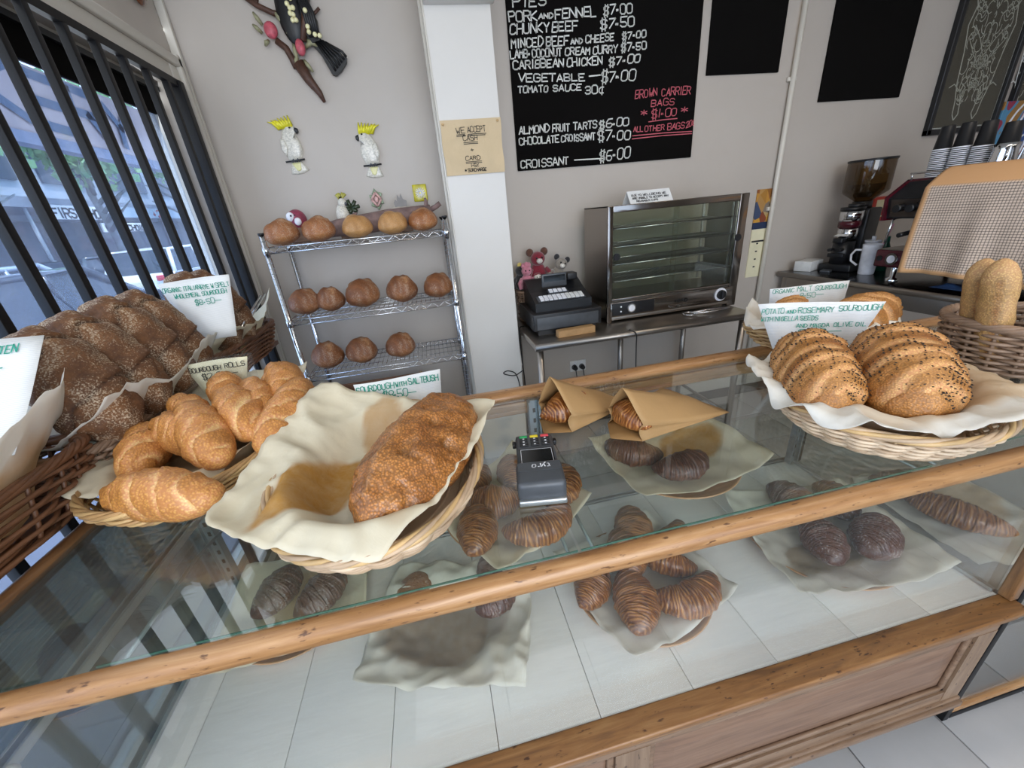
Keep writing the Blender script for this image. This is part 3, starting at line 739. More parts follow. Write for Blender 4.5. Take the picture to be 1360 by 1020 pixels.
# cash register
cr = thing('cash_register', 'black cash register with white keys at the left end of the steel bench', 'cash register', (.505, 2.06, BZ), -.02)
MB().bev(0, .40, 0, .40, .028, .125, .006).build('cash_drawer', M['black'], cr)
MB().bev(.02, .38, -.004, .0, .035, .105, .002).build('drawer_front', M['charcoal'], cr)
MB().box(.03, .37, .02, .38, 0, .028).build('base_block', M['black'], cr)
m = MB(); pts = [(0, .125), (0, .175), (.13, .215), (.26, .27), (.30, .27), (.30, .125)]
m.prism(pts, .33, T(.03, .05, 0)@RZ(PI/2)@T(0, -.33, 0)); m.build('housing', M['black'], cr)
sl = Matrix.Translation((.03, .05, .175))@RX(math.atan2(.04, .13))
def key(mb, u0, u1, v0, v1, d0=.002, d1=.010): mb.bev(u0, u1, v0, v1, d0, d1, .0012, sl)
MB().box(.02, .30, .01, .075, .0, .004, sl).build('key_bed', M['charcoal'], cr)
for i in range(10):
    for j in range(3):
        m = MB(); key(m, .035+i*.026, .057+i*.026, .014+j*.020, .031+j*.020); m.build('key', M['white' if i < 6 else 'whiteplastic'], cr)
MB().box(.10, .22, .085, .125, .003, .012, sl).build('number_pad', M['charcoal'], cr)
for i in range(4):
    for j in range(3):
        m = MB(); key(m, .106+i*.027, .128+i*.027, .086+j*.013, .097+j*.013, .012, .018); m.build('key', M['white'], cr)
MB().bev(.09, .24, .20, .22, .235, .31, .004, T(.02, -.01, 0)).build('customer_display', M['charcoal'], cr)
MB().box(.12, .25, .188, .1895, .265, .30).build('display_window', M['screen'], cr)
MB().bev(.27, .33, .20, .28, .26, .30, .006).build('printer_cover', M['black'], cr)
rc = thing('receipt_box', 'narrow tan cardboard box lying at the front of the cash register', 'box', (.73, 2.005, BZ), .06)
MB().bev(-.11, .11, -.022, .022, 0, .038, .002).build('box_body', M['cardboard'], rc); MB().box(-.105, .105, -.018, .018, .0385, .0395).build('box_flap', M['kraft'], rc)
bb = thing('bulldog_clip_tray', 'small dark tray of paper slips between register and pie warmer', 'tray', (.93, 2.30, BZ))
MB().bev(-.04, .03, -.06, .06, 0, .05, .004).build('tray_box', M['black'], bb); MB().box(-.03, .02, -.04, .05, .05, .056, RZ(.3)).box(-.025, .02, -.05, .03, .056, .062, RZ(-.2)).build('paper_slip', M['cardy'], bb)
# outlet and plugs, cables
ou = thing('power_outlet', 'white double power outlet under the steel bench', 'outlet', (.955, YB, .41))
MB().bev(-.062, .062, -.010, 0, -.04, .045, .003).build('face_plate', M['whiteplastic'], ou)
MB().bev(-.03, -.018, -.014, -.01, .02, .034, .001).bev(.018, .03, -.014, -.01, .02, .034, .001).build('switch', M['white'], ou)
for i, x in enumerate((-.030, .028)):
    pg = thing('power_plug', ('left' if i == 0 else 'right')+' black plug in the double power outlet, cord hanging down', 'plug', (.955+x, YB-.010, .405), group='plugs in the power outlet')
    MB().cyl((0, 0, 0), (0, -.035, 0), .021, 16, .016).build('plug_body', M['black'], pg)
    MB().tube([(0, -.03, -.005), (.006, -.035, -.06), (.004+.02*i, -.02, -.14), (.0, -.012, -.36)], .0035).build('cord', M['black'], pg)
def cable(pts, name, label, r=.0032):
    o = MB().tube(pts, r, 6).build(name, M['black']); return tag(o, label, 'cable')
def smooth_path(p, n=8):
    P = [V(q) for q in p]; P = [P[0]*2-P[1]]+P+[P[-1]*2-P[-2]]; o = []
    for i in range(1, len(P)-2):
        for k in range(n):
            t = k/n; a, b, c, d = P[i-1], P[i], P[i+1], P[i+2]
            o.append(.5*((2*b)+(-a+c)*t+(2*a-5*b+4*c-d)*t*t+(-a+3*b-3*c+d)*t**3))
    o.append(P[-2]); return o
cable(smooth_path([(1.00, 1.897, .865), (1.035, 1.888, .838), (1.04, 1.89, .76), (1.05, 1.90, .60), (1.062, 1.90, .52)]), 'loose_cable', 'thin black cable hanging over the front edge of the steel bench')
cable(smooth_path([(.50, 2.30, .856), (.462, 2.26, .85), (.458, 2.24, .70), (.468, 2.24, .45), (.47, 2.24, .22), (.48, 2.26, .05)]), 'register_cable', 'black cable running down beside the white pier from the register')
cable(smooth_path([(.452, 2.21, .60), (.40, 2.212, .575), (.345, 2.212, .590), (.33, 2.212, .605), (.36, 2.212, .612), (.405, 2.212, .585), (.425, 2.212, .50), (.432, 2.212, .40)]), 'looped_cable', 'black cable looped against the white pier')
# low shelf board on floor under bench seen through the glass
# ------------------------------------------------------------------ food builders
def loaf_mesh(L, W, H, fn=None, nu=56, nv=36, px=2.3, flat=.5, seed=0, lump=.03, taper=0):
    """long axis x, rests on z=0; fn(u along -1..1, a around, P) -> (extra height along the normal, tone)"""
    mb = MB(); vs = []; tone = []; fs = []
    off = V((seed*7.3, seed*3.1, 0))
    for i in range(nu+1):
        t = -1+2*i/nu; t = math.sin(t*PI/2)
        rr = max(0., 1-abs(t)**px)**.5*(1+taper*t)
        for k in range(nv):
            a = 2*PI*k/nv; c, s_ = math.cos(a), math.sin(a)
            y = c*W/2*rr; z = s_*H*(.62 if s_ > 0 else .38*flat*1.6)*rr
            P = V((t*L/2, y, z)); d = V((t*.4, c, s_)).normalized()
            n = noise.noise(P*22+off)*lump*H+noise.noise(P*60+off)*lump*.35*H
            e, tn = fn(t, a, P) if fn else (0, 0)
            P = P+d*(n+e*rr**.5); vs.append(P); tone.append(tn)
    zmin = min(v.z for v in vs)
    vs = [V((v.x, v.y, v.z-zmin)) for v in vs]
    for i in range(nu):
        for k in range(nv): fs.append((i*nv+k, i*nv+(k+1) % nv, (i+1)*nv+(k+1) % nv, (i+1)*nv+k))
    mb.add(vs, fs, True, None, tone); return mb
def slashes(n, depth, skew=.6, span=.85, w=.10, ear=.5, ph=0, top=True):
    def f(t, a, P):
        s_ = math.sin(a)
        if s_ < -.1: return 0, 0
        u = (t/span*.5+.5)*n+skew*math.cos(a)+ph+.35*noise.noise(V((t*2.2, math.cos(a)*1.2, n))); fr = u-math.floor(u)
        if abs(t) > span+.06: return 0, 0
        g = math.exp(-((fr-.5)/w)**2); e = math.exp(-((fr-.5-1.5*w)/(w*.8))**2)
        k = min(1, max(0, (s_+.1)*2)); return (-depth*g+ear*depth*e)*k, (g-.25*e)*k
    return f

def croissant_mesh(L=.15, r0=.036, curve=.9, turns=7, nu=170, nv=28, seed=1, flatb=.75):
    mb = MB(); vs = []; tone = []; fs = []; rnd = random.Random(seed); off = V((seed*5.1, 0, 0))
    Rc = L/(2*math.sin(curve))
    for i in range(nu+1):
        t = -1+2*i/nu; an = t*curve
        c = V((Rc*math.sin(an), Rc*(1-math.cos(an)), 0)); tg = V((math.cos(an), math.sin(an), 0)); nr = V((-math.sin(an), math.cos(an), 0))
        base = (max(0, 1-abs(t)**1.9)**.72)*.92+.10*(1-abs(t)**8)
        for k in range(nv):
            a = 2*PI*k/nv
            u = abs(t)*turns*.75+.30*math.cos(a)+.12*noise.noise(V((t*3, math.cos(a), 4))+off); fr = u-math.floor(u)
            st = (1-fr)**1.0
            ln = math.sin(t*95+4*math.cos(a)+5*noise.noise(V((t*6, math.cos(a)*1.5, math.sin(a)*1.5))+off))
            q = r0*base*(1+.085*(st-.5)+.012*ln+.10*noise.noise(V((t*4, math.cos(a)*2, math.sin(a)*2))+off))
            z = math.sin(a)*q; z = z*flatb if z < 0 else z*1.05
            P = c+nr*(math.cos(a)*q*1.08)+V((0, 0, z))
            vs.append(P); tone.append(max(-.9, min(.9, .55*max(0, ln)-.75*max(0, -ln)-.5*(fr > .85)+.3*(fr < .15)+.35*noise.noise(P*45+off))))
    zmin = min(v.z for v in vs); vs = [V((v.x, v.y-Rc*(1-math.cos(curve))*.5, v.z-zmin)) for v in vs]
    for i in range(nu):
        for k in range(nv): fs.append((i*nv+k, i*nv+(k+1) % nv, (i+1)*nv+(k+1) % nv, (i+1)*nv+k))
    fs += [tuple(range(nv))[::-1], tuple(range(nu*nv, nu*nv+nv))]
    mb.add(vs, fs, True, None, tone); return mb

def sell(a, ax, ay, n=2.0):
    c, s_ = math.cos(a), math.sin(a)
    return math.copysign(abs(c)**(2/n), c)*ax, math.copysign(abs(s_)**(2/n), s_)*ay
def wicker(name, label, loc, ax, ay, h, flare, mat, rows=8, stakes=22, n=2.0, r=.0042, group=None, rim=3, rimr=.0058, cat='basket', rz=0, tilt=None, matrim=None):
    rim += 2
    t = thing(name, label, cat, loc, rz, group)
    if tilt: t.rotation_euler = tilt
    NP = stakes*6
    alt = M['strawb'] if mat is M['straw'] else M['strawpaleb'] if mat is M['strawpale'] else M['greywick'] if mat is M['brownwick'] and False else mat
    rnd = random.Random(int(ax*1000+ay*77))
    def prof(f): return 1+(flare-1)*f**.8
    for j in range(rows):
        f = (j+.3)/rows; path = []; ph = (j % 2)*PI; k = prof(f)
        for i in range(NP):
            a = 2*PI*i/NP; w = math.sin(a*stakes/2+ph)*r*1.7
            x, y = sell(a, ax*k+w, ay*k+w, n); path.append((x, y, .006+f*(h-.012)+.0012*noise.noise(V((x*30, y*30, j)))))
        MB().tube(path, r*.88, 6, True).build('wicker_strand', alt if rnd.random() < .4 else mat, t)
    m = MB()
    for i in range(stakes):
        a = 2*PI*(i+.5)/stakes; p = []
        for q in range(7):
            f = q/6; k = prof(f); x, y = sell(a, ax*k, ay*k, n); p.append((x, y, .003+f*(h-.004)))
        m.tube(p, r*.8, 5)
    m.build('wicker_stake', mat, t, kind='stuff')
    m = MB()
    for q in range(7):
        f = (q+.7)/7; NPb = 60
        m.tube([(*sell(2*PI*i/NPb, ax*f, ay*f, n), .0035) for i in range(NPb)], .0042, 5, True)
    vs = [(0, 0, .0045)]+[(*sell(2*PI*i/48, ax*.98, ay*.98, n), .0045) for i in range(48)]
    m.add(vs, [(0, i+1, (i+1) % 48+1) for i in range(48)]); m.build('basket_bottom', mat, t)
    for s_ in range(rim):
        p = []; N2 = 150
        for i in range(N2):
            a = 2*PI*i/N2; w = 2*PI*s_/rim+a*7+.5*math.sin(a*3); k = prof(1)
            x, y = sell(a, ax*k+math.cos(w)*rimr*.95, ay*k+math.cos(w)*rimr*.95, n)
            p.append((x, y, h+math.sin(w)*rimr*.8))
        MB().tube(p, rimr*.78, 6, True).build('rim_strand', (matrim or mat) if s_ % 2 else alt, t)
    # bottom braid
    for s_ in range(2):
        p = []; N2 = 120
        for i in range(N2):
            a = 2*PI*i/N2; w = PI*s_+a*11
            x, y = sell(a, ax*1.01+math.cos(w)*.004, ay*1.01+math.cos(w)*.004, n); p.append((x, y, .0065+math.sin(w)*.003))
        MB().tube(p, .0045, 6, True).build('foot_strand', mat, t)
    return t
def liner(name, label, loc, ax, ay, z0, h, sx, sy, rot, mat, stains=(), seed=1, flap=.35, n=34, crump=.010, parent=None, group=None, lift=(), cat='paper', hl=0):
    """sheet of paper pressed into a basket or tray: flat inside, up the wall, corners standing or flopping over"""
    rnd = random.Random(seed); off = V((seed*9.7, seed*2.3, 0)); vs = []; tone = []
    ca, sa = math.cos(rot), math.sin(rot)
    for j in range(n+1):
        for i in range(n+1):
            u, v = -1+2*i/n, -1+2*j/n
            e = 1+.035*noise.noise(V((u*2.5, v*2.5, seed*1.7)))
            x, y = u*sx*e, v*sy*e
            x, y = x*ca-y*sa, x*sa+y*ca
            rr = math.hypot(x/ax, y/ay)
            s_ = min(1, max(0, (rr-.62)/.38)); s_ = s_*s_*(3-2*s_); z = z0+s_*h
            if rr > 1:
                q = rr-1; k = flap+hl
                for (la, lw, lk) in lift:
                    da = abs((math.atan2(y, x)-la+PI) % (2*PI)-PI)
                    k += lk*math.exp(-(da/lw)**2)
                z += q*k*ax
                shr = 1-min(.5, abs(q)*.25); x, y = x*(1-q*.12), y*(1-q*.12)
            c = (.8-2.2*abs(noise.noise(V((x*9, y*9, 0))+off))-1.1*abs(noise.noise(V((x*21, y*21, 3))+off))+.6*noise.noise(V((x*6, y*6, 8))+off))*crump*(.3+min(1.6, rr))
            z += c+.0025*(rr > .5); z = max(z, z0+.0008)
            x += .5*crump*noise.noise(V((x*12, y*12, 9))+off)*min(1, rr)
            vs.append((x, y, z)); tn = 0
            for (qx, qy, qa, qb, qr, qs) in stains:
                dx, dy = x-qx, y-qy; c_, s2 = math.cos(qr), math.sin(qr)
                dd = math.hypot((dx*c_+dy*s2)/qa, (-dx*s2+dy*c_)/qb)+.12*noise.noise(V((x*25, y*25, 5))+off)
                tn = max(tn, qs*min(1, max(0, (1.08-dd)/.16)))
            tone.append(tn)
    fs = [(j*(n+1)+i, j*(n+1)+i+1, (j+1)*(n+1)+i+1, (j+1)*(n+1)+i) for j in range(n) for i in range(n)]
    o = MB().add(vs, fs, True, None, tone).build(name, mat, parent, loc)
    sd = o.modifiers.new('s', 'SOLIDIFY'); sd.thickness = .0005; sd.offset = 1
    return tag(o, label, cat, group)
def liner2(name, label, loc, ax, ay, z0, hr, corners, mat, stains=(), seed=1, n=40, crump=.009, group=None, rz=0, bulge=.13):
    """sheet given by its four corners (x, y, z in world metres), sunk into a basket at loc with inner half axes ax, ay and rim height hr"""
    off = V((seed*9.7, seed*2.3, 0)); vs = []; tone = []; cs = [(c[0]-loc[0], c[1]-loc[1], c[2]-loc[2]) for c in corners]
    cr, sr = math.cos(-rz), math.sin(-rz)
    def rad(x, y):
        x, y = x*cr-y*sr, x*sr+y*cr; return math.hypot(x/ax, y/ay)
    rc = [max(1.05, rad(c[0], c[1])) for c in cs]
    for j in range(n+1):
        for i in range(n+1):
            u, v = i/n, j/n
            x = cs[0][0]*(1-u)*(1-v)+cs[1][0]*u*(1-v)+cs[2][0]*u*v+cs[3][0]*(1-u)*v
            y = cs[0][1]*(1-u)*(1-v)+cs[1][1]*u*(1-v)+cs[2][1]*u*v+cs[3][1]*(1-u)*v
            bk = 1+bulge*max(4*u*(1-u)*abs(2*v-1)**3, 4*v*(1-v)*abs(2*u-1)**3); x *= bk; y *= bk
            ed = min(u, v, 1-u, 1-v)
            if ed < .001:
                k = 1+.02*noise.noise(V((u*6, v*6, seed))); x *= k; y *= k
            rr = rad(x, y); s_ = min(1, max(0, (rr-.60)/.38)); s_ = s_*s_*(3-2*s_); z = z0+s_*(hr-z0)
            if rr > .98:
                ws = [1/(1e-4+(x-c[0])**2+(y-c[1])**2)**1.5 for c in cs]; sw = sum(ws)
                sl = sum(w*(c[2]-hr)/(r_-.98) for w, c, r_ in zip(ws, cs, rc))/sw
                z += (rr-.98)*sl
            c = (.9-2.6*abs(noise.noise(V((x*8, y*8, 0))+off))-1.3*abs(noise.noise(V((x*19, y*19, 3))+off))+.5*noise.noise(V((x*5, y*5, 7))+off))*crump*(.3+min(1.6, rr))
            z += c; z = max(z, z0+.0008)
            x += .7*crump*noise.noise(V((x*12, y*12, 9))+off)*min(1, rr); y += .7*crump*noise.noise(V((x*12, y*12, 19))+off)*min(1, rr)
            vs.append((x, y, z)); tn = 0
            for (qx, qy, qa, qb, qr, qs) in stains:
                dx, dy = x-qx, y-qy; c_, s2 = math.cos(qr), math.sin(qr)
                dd = math.hypot((dx*c_+dy*s2)/qa, (-dx*s2+dy*c_)/qb)+.12*noise.noise(V((x*25, y*25, 5))+off)
                tn = max(tn, qs*min(1, max(0, (1.08-dd)/.16)))
            tone.append(tn)
    fs = [(j*(n+1)+i, j*(n+1)+i+1, (j+1)*(n+1)+i+1, (j+1)*(n+1)+i) for j in range(n) for i in range(n)]
    o = MB().add(vs, fs, True, None, tone).build(name, mat, None, loc)
    sd = o.modifiers.new('s', 'SOLIDIFY'); sd.thickness = .0005; sd.offset = 1
    return tag(o, label, 'paper', group)
def put(o, loc, rz=0, tilt=None, scale=None):
    o.location = loc; o.rotation_euler = tilt if tilt else (0, 0, rz)
    if scale: o.scale = scale
    return o
def aim(o, p0, p1, roll_=0, at=None):
    """lay the long (x) axis of a loaf from p0 to p1"""
    a, b = V(p0), V(p1); d = (b-a).normalized(); up_ = V((0, 0, 1)); y = up_.cross(d).normalized(); z = d.cross(y)
    m = Matrix(((d.x, y.x, z.x), (d.y, y.y, z.y), (d.z, y.z, z.z))).to_4x4()@RX(roll_)
    o.matrix_world = Matrix.Translation((a+b)/2)@m; return o
def clone(o, label, loc=None, rz=None, scale=None):
    c = o.copy(); C.objects.link(c); c['label'] = label
    for ch in o.children:
        k = ch.copy(); C.objects.link(k); k.parent = c
    if loc: c.location = loc
    if rz is not None: c.rotation_euler = (0, 0, rz) if isinstance(rz, (int, float)) else rz
    if scale: c.scale = scale
    return c
def card(name, label, loc, rz, w0, w1, h, lines, ink, mat, lean=-.2, seed=1, lw=.0016, taper=True, plastic=False):
    """hand written price card standing up: w0 top width, w1 bottom width"""
    t = thing(name, label, 'price card', loc, rz); t.rotation_euler = (lean, 0, rz)
    N = 8
    MB().grid(N, 6, lambda u, v: ((-(w1+(w0-w1)*v)/2+u*(w1+(w0-w1)*v)), .003*math.sin(u*5+seed)*v+.002*math.sin(v*4), v*h+.004*math.sin(u*3+seed)*v)).build('card_sheet', mat, t)
    sdm = t.children[0].modifiers.new('s', 'SOLIDIFY'); sdm.thickness = .0008
    if plastic: MB().box(-w0/2-.012, w0/2+.012, -.0035, -.003, -.005, h+.012).build('plastic_sleeve', M['clearplastic'], t)
    writing(lines, T(0, -.004, 0), lw, ink, t, 'handwriting', seed, .0008)
    return t
# ------------------------------------------------------------------ loaves on the wire rack
def boule_fn(sd):
    def f(t, a, P):
        s_ = math.sin(a); 
        if s_ < .1: return 0, 0
        d = P.y+.15*P.x+.01*math.sin(P.x*40+sd); d2 = P.x-.3*P.y-.01
        g = math.exp(-(d/.008)**2)*(abs(P.x) < .06); g2 = math.exp(-(d2/.005)**2)*(P.y > 0)*.6; e = math.exp(-((d-.017)/.009)**2)*(abs(P.x) < .055)
        return -.006*g-.003*g2+.006*e, .9*g+.5*g2
    return f
BL = {}
for k, (mt, sd) in {'mid': ('round', 2), 'dark': ('rounddark', 5), 'pale': ('roundpale', 9)}.items():
    BL[k] = loaf_mesh(.16, .145, .115, boule_fn(sd), 36, 26, 2.2, .6, sd, .05)
rackloaves = [(-.700, 1.460, 'mid', 1.02, 'round loaf at the left end of the top rack shelf'), (-.525, 1.460, 'mid', 1.0, 'second round loaf from the left on the top rack shelf'),
 (-.337, 1.460, 'pale', .95, 'pale round loaf in the middle of the top rack shelf'), (-.160, 1.460, 'pale', .96, 'pale round loaf fourth from the left on the top rack shelf'), (-.003, 1.460, 'mid', .94, 'round loaf at the right end of the top rack shelf'),
 (-.690, 1.105, 'dark', 1.0, 'round loaf at the left end of the middle rack shelf, against the post'), (-.560, 1.105, 'dark', .96, 'tall round loaf second from left on the middle rack shelf'), (-.388, 1.105, 'dark', 1.12, 'widest round loaf in the middle of the middle rack shelf'),
 (-.180, 1.105, 'dark', 1.08, 'round loaf fourth from the left on the middle rack shelf'), (.020, 1.105, 'dark', 1.0, 'round loaf at the right end of the middle rack shelf'),
 (-.655, .790, 'dark', 1.12, 'round loaf at the left of the low rack shelf'), (-.470, .790, 'dark', 1.10, 'middle round loaf on the low rack shelf'), (-.250, .790, 'dark', 1.06, 'rightmost round loaf on the low rack shelf')]
bases = {}
for i, (x, z, k, sc, lb) in enumerate(rackloaves):
    if k not in bases: o = bases[k] = BL[k].build('round_loaf', M['round' if k == 'mid' else 'rounddark' if k == 'dark' else 'roundpale'])
    else: o = bases[k].copy(); C.objects.link(o)
    tag(o, lb, 'bread', ('loaves on the top rack shelf', 'loaves on the middle rack shelf', 'loaves on the low rack shelf')[0 if z > 1.4 else 1 if z > 1 else 2])
    o.location = (x, 2.265, z-.001); o.rotation_euler = (0, 0, R_.uniform(-.7, .7)+(.3 if i % 2 else 0)); o.scale = (sc, sc, sc*(1.0 if z > 1.4 else 1.12))
# crate of spare price cards below the rack
bx = thing('card_crate', 'dark brown wicker box full of spare price cards under the bread rack', 'box', (-.42, 2.32, .308))
for a in ((-.28, .24, -.15, -.14), (-.28, .24, .12, .13), (-.28, -.27, -.15, .13), (.23, .24, -.15, .13)): MB().bev(a[0], a[1], a[2], a[3], 0, .30, .003).build('crate_wall', M['brownwick'], bx)
MB().box(-.27, .23, -.14, .12, 0, .012).box(-.27, .23, -.14, .12, .24, .245).build('crate_bottom', M['cardboard'], bx)
MB().tube([(.235, -.15, .30), (.25, -.06, .33), (.25, .04, .33), (.235, .13, .30)], .008).build('crate_rim', M['straw'], bx)
for i in range(5):
    c = thing('spare_card', ('topmost', 'left', 'middle', 'right', 'lowest')[i]+' spare price card lying in the dark box under the rack', 'card', (-.36+.06*i, 2.25+.02*(i % 3), .556+.012*i), .5*i-.6, 'spare price cards')
    c.rotation_euler = (.35, .1*i-.2, .5*i-.8)
    MB().box(-.07, .07, -.045, .045, 0, .0012).build('card_sheet', M['card'], c)
    if i > 2: writing([('SOURDOUGH', -.06, .012, .016, .11), ('$8.50', -.03, -.018, .018, .06)], T(0, 0, .0014)@RX(-PI/2), .002, M['inkgreen'], c, 'handwriting', i, .0004)

# ------------------------------------------------------------------ counter top baskets (front to back of the picture)
GZ = .999
# B3: saltbush basket
B3 = wicker('oval_bread_basket', 'pale oval wicker basket holding the big saltbush sourdough', (-.165, .715, GZ), .165, .215, .068, 1.22, M['strawpale'], 8, 24, matrim=M['straw'])
liner2('basket_paper', 'stained baking paper lining the saltbush sourdough basket', (-.165, .715, GZ), .176, .232, .014, .092, [(-.432, .600, 1.075), (-.325, 1.01, 1.145), (.095, .805, 1.122), (-.135, .440, 1.066)], M['paper'],
      [(-.118, -.03, .058, .138, -.45, .95), (-.01, .16, .05, .08, -.1, .6), (.05, -.02, .08, .2, 0, .25)], 3, 52)
def salt_fn(t, a, P):
    s_ = math.sin(a); c = math.cos(a)
    r1 = math.exp(-((c-.25-.12*t)/.13)**2)*(abs(t) < .86)*(s_ > 0)
    v = noise.noise(P*26+V((3, 1, 0))); h = max(0, v-.30)*.06
    sp = noise.noise(P*75)*.0022+noise.noise(P*140)*.0012
    return .007*r1-h+sp, .35*r1*(.5+.5*noise.noise(P*50))+max(0, v-.30)*1.2
sl_ = loaf_mesh(.385, .185, .125, salt_fn, 110, 64, 2.4, .6, 3, .07).build('saltbush_loaf', M['saltbush'])
tag(sl_, 'large oval blistered brown sourdough loaf in the front paper-lined basket', 'bread')
aim(sl_, (-.165, .505, 1.020), (.012, .86, 1.045), .0)
card('price_card', 'white card above the biggest loaf: SOURDOUGH WITH SALTBUSH $8.50', (-.135, .985, 1.035), 0, .225, .205, .100,
     [('SOURDOUGH', -.108, .072, .016, .095), ('WITH', -.008, .074, .012, .028), ('SALTBUSH', .026, .074, .016, .078), ('$8.50~', -.045, .044, .020, .085)], M['inkgreen'], M['card'], -.12, 4, .0022)

# B2: sourdough rolls
B2 = wicker('round_bread_basket', 'pale wicker basket heaped with golden sourdough rolls', (-.60, .945, GZ), .150, .205, .066, 1.24, M['straw'], 8, 22, rz=-.15)
liner2('basket_paper', 'cream paper lining the sourdough rolls basket', (-.60, .945, GZ), .155, .215, .014, .078, [(-.805, .80, 1.075), (-.86, 1.30, 1.10), (-.424, 1.25, 1.130), (-.50, .745, 1.05)], M['paper'], [(0, 0, .15, .2, 0, .5)], 8, 38, .008, rz=-.15)
rollm = loaf_mesh(.235, .088, .085, slashes(4, .006, .5, .8, .12, .8), 60, 32, 2.3, .8, 4, .05, .05)
rollm2 = loaf_mesh(.21, .095, .09, slashes(3, .008, .7, .8, .16, .9, .2), 60, 32, 2.2, .8, 11, .07, -.06)
r0 = None
rolls = [((-.665, .775, 1.070), (-.455, .690, 1.075), 'front sourdough roll lying across the near edge of the rolls basket', 1.15),
 ((-.745, 1.00, 1.080), (-.690, .810, 1.075), 'sourdough roll at the left edge of the rolls basket, pointed end out', .95),
 ((-.700, .95, 1.100), (-.560, .86, 1.095), 'squat sourdough roll with curled scar behind the front roll', .85),
 ((-.700, 1.09, 1.100), (-.590, .96, 1.10), 'sourdough roll below the $2.00 card at the back left of the heap', .82),
 ((-.645, 1.05, 1.140), (-.460, .775, 1.085), 'long sourdough roll lying steeply on top of the heap, tip to the far left', 1.18),
 ((-.590, 1.09, 1.120), (-.440, .86, 1.090), 'sourdough roll just right of the long top roll', 1.02),
 ((-.560, 1.145, 1.115), (-.455, .95, 1.095), 'third of the parallel rolls, near the back of the heap', .95),
 ((-.600, 1.20, 1.120), (-.560, 1.06, 1.11), 'darker roll end at the very back under the $2.00 card', .8),
 ((-.530, 1.205, 1.130), (-.440, 1.02, 1.100), 'rounded roll standing up at the back right of the heap', .92),
 ((-.450, 1.215, 1.130), (-.415, 1.03, 1.110), 'rearmost right roll beside the white paper corner', .9),
 ((-.400, 1.09, 1.120), (-.425, .83, 1.080), 'big scored roll along the right edge of the rolls basket', 1.1)]
for i, (p0, p1, lb, sc) in enumerate(rolls):
    mm_ = rollm if i in (0, 4, 10, 6, 9) else rollm2
    if i == 0: ra = o = rollm.build('sourdough_roll', M['dough'])
    elif i == 1: rb = o = rollm2.build('sourdough_roll', M['dough'])
    else: o = (ra if mm_ is rollm else rb).copy(); C.objects.link(o)
    tag(o, lb, 'bread roll', 'sourdough rolls in the basket')
    p0 = V(p0); p1 = V(p1); p0.z -= .040; p1.z -= .040
    aim(o, p0, p1, R_.uniform(-.5, .5)); L_ = (p1-p0).length
    k = min(1.25, max(.8, L_/.205)); o.scale = (k, sc if sc < 1.1 else 1.08, 1)
card('price_card', 'cream card in a clear sleeve: SOURDOUGH ROLLS $2.00', (-.650, 1.200, 1.095), -.02, .175, .11, .095,
     [('SOURDOUGH', -.075, .070, .013, .085), ('ROLLS', .02, .072, .013, .055), ('$2.00~', -.045, .046, .017, .09)], M['ink'], M['cardy'], -.1, 6, .0019, plastic=True)

# B4: potato and rosemary basket
B4 = wicker('wide_bread_basket', 'wide whitewashed wicker basket with two seeded potato sourdough loaves', (.955, .640, GZ), .215, .163, .072, 1.26, M['strawpale'], 9, 30, matrim=M['straw'], rz=.70, n=2.1)
liner2('basket_paper', 'white and brown paper lining the potato sourdough basket', (.955, .640, GZ), .222, .170, .014, .088, [(.735, .785, 1.105), (1.17, .87, 1.11), (1.090, .415, 1.092), (.705, .485, 1.088)], M['paperw'],
      [(.12, -.10, .14, .08, .2, .75), (-.1, -.13, .1, .06, 0, .5)], 14, 50, .012, rz=.70, bulge=.19)
pot = loaf_mesh(.335, .165, .150, slashes(6, .0036, .85, .86, .17, .9), 110, 56, 2.6, .6, 6, .045)
def seeds(mb, n, sd):
    rnd = random.Random(sd); s_ = MB(); k = 0; VV = [V(v) for v in mb.v]; zm = max(v.z for v in VV)
    while k < n:
        v = rnd.choice(VV); 
        if v.z < .42*zm or abs(v.x) > .15: continue
        if noise.noise(V((v.x*18, v.y*26, sd))) < rnd.uniform(-.35, .15): continue
        q = v+V((rnd.uniform(-.002, .002), rnd.uniform(-.0015, .0015), .0006)); r = .0017
        d = rnd.uniform(0, PI); e = V((math.cos(d), math.sin(d), 0))
        s_.add([q+e*r*1.5, q-e*r*1.5, q+V((-e.y, e.x, 0))*r*.8, q-V((-e.y, e.x, 0))*r*.8, q+V((0, 0, r*.8)), q-V((0, 0, r*.8))], [(0, 2, 4), (2, 1, 4), (1, 3, 4), (3, 0, 4), (2, 0, 5), (1, 2, 5), (3, 1, 5), (0, 3, 5)]); k += 1
    return s_
l1 = pot.build('potato_loaf', M['golden']); tag(l1, 'left nigella-seeded golden loaf in the potato sourdough basket', 'bread', 'seeded potato loaves')
seeds(pot, 1000, 3).build('nigella_seeds', M['seed'], l1, kind='stuff')
aim(l1, (.745, .575, 1.020), (.915, .80, 1.045)); l1.scale = (1.0, 1.0, 1.0)
l2 = l1.copy(); C.objects.link(l2); l2['label'] = 'right, larger nigella-seeded golden loaf in the potato sourdough basket'
for ch in l1.children: c = ch.copy(); C.objects.link(c); c.parent = l2
aim(l2, (.865, .505, 1.022), (1.105, .735, 1.045)); l2.scale = (1.1, 1.14, 1.05)
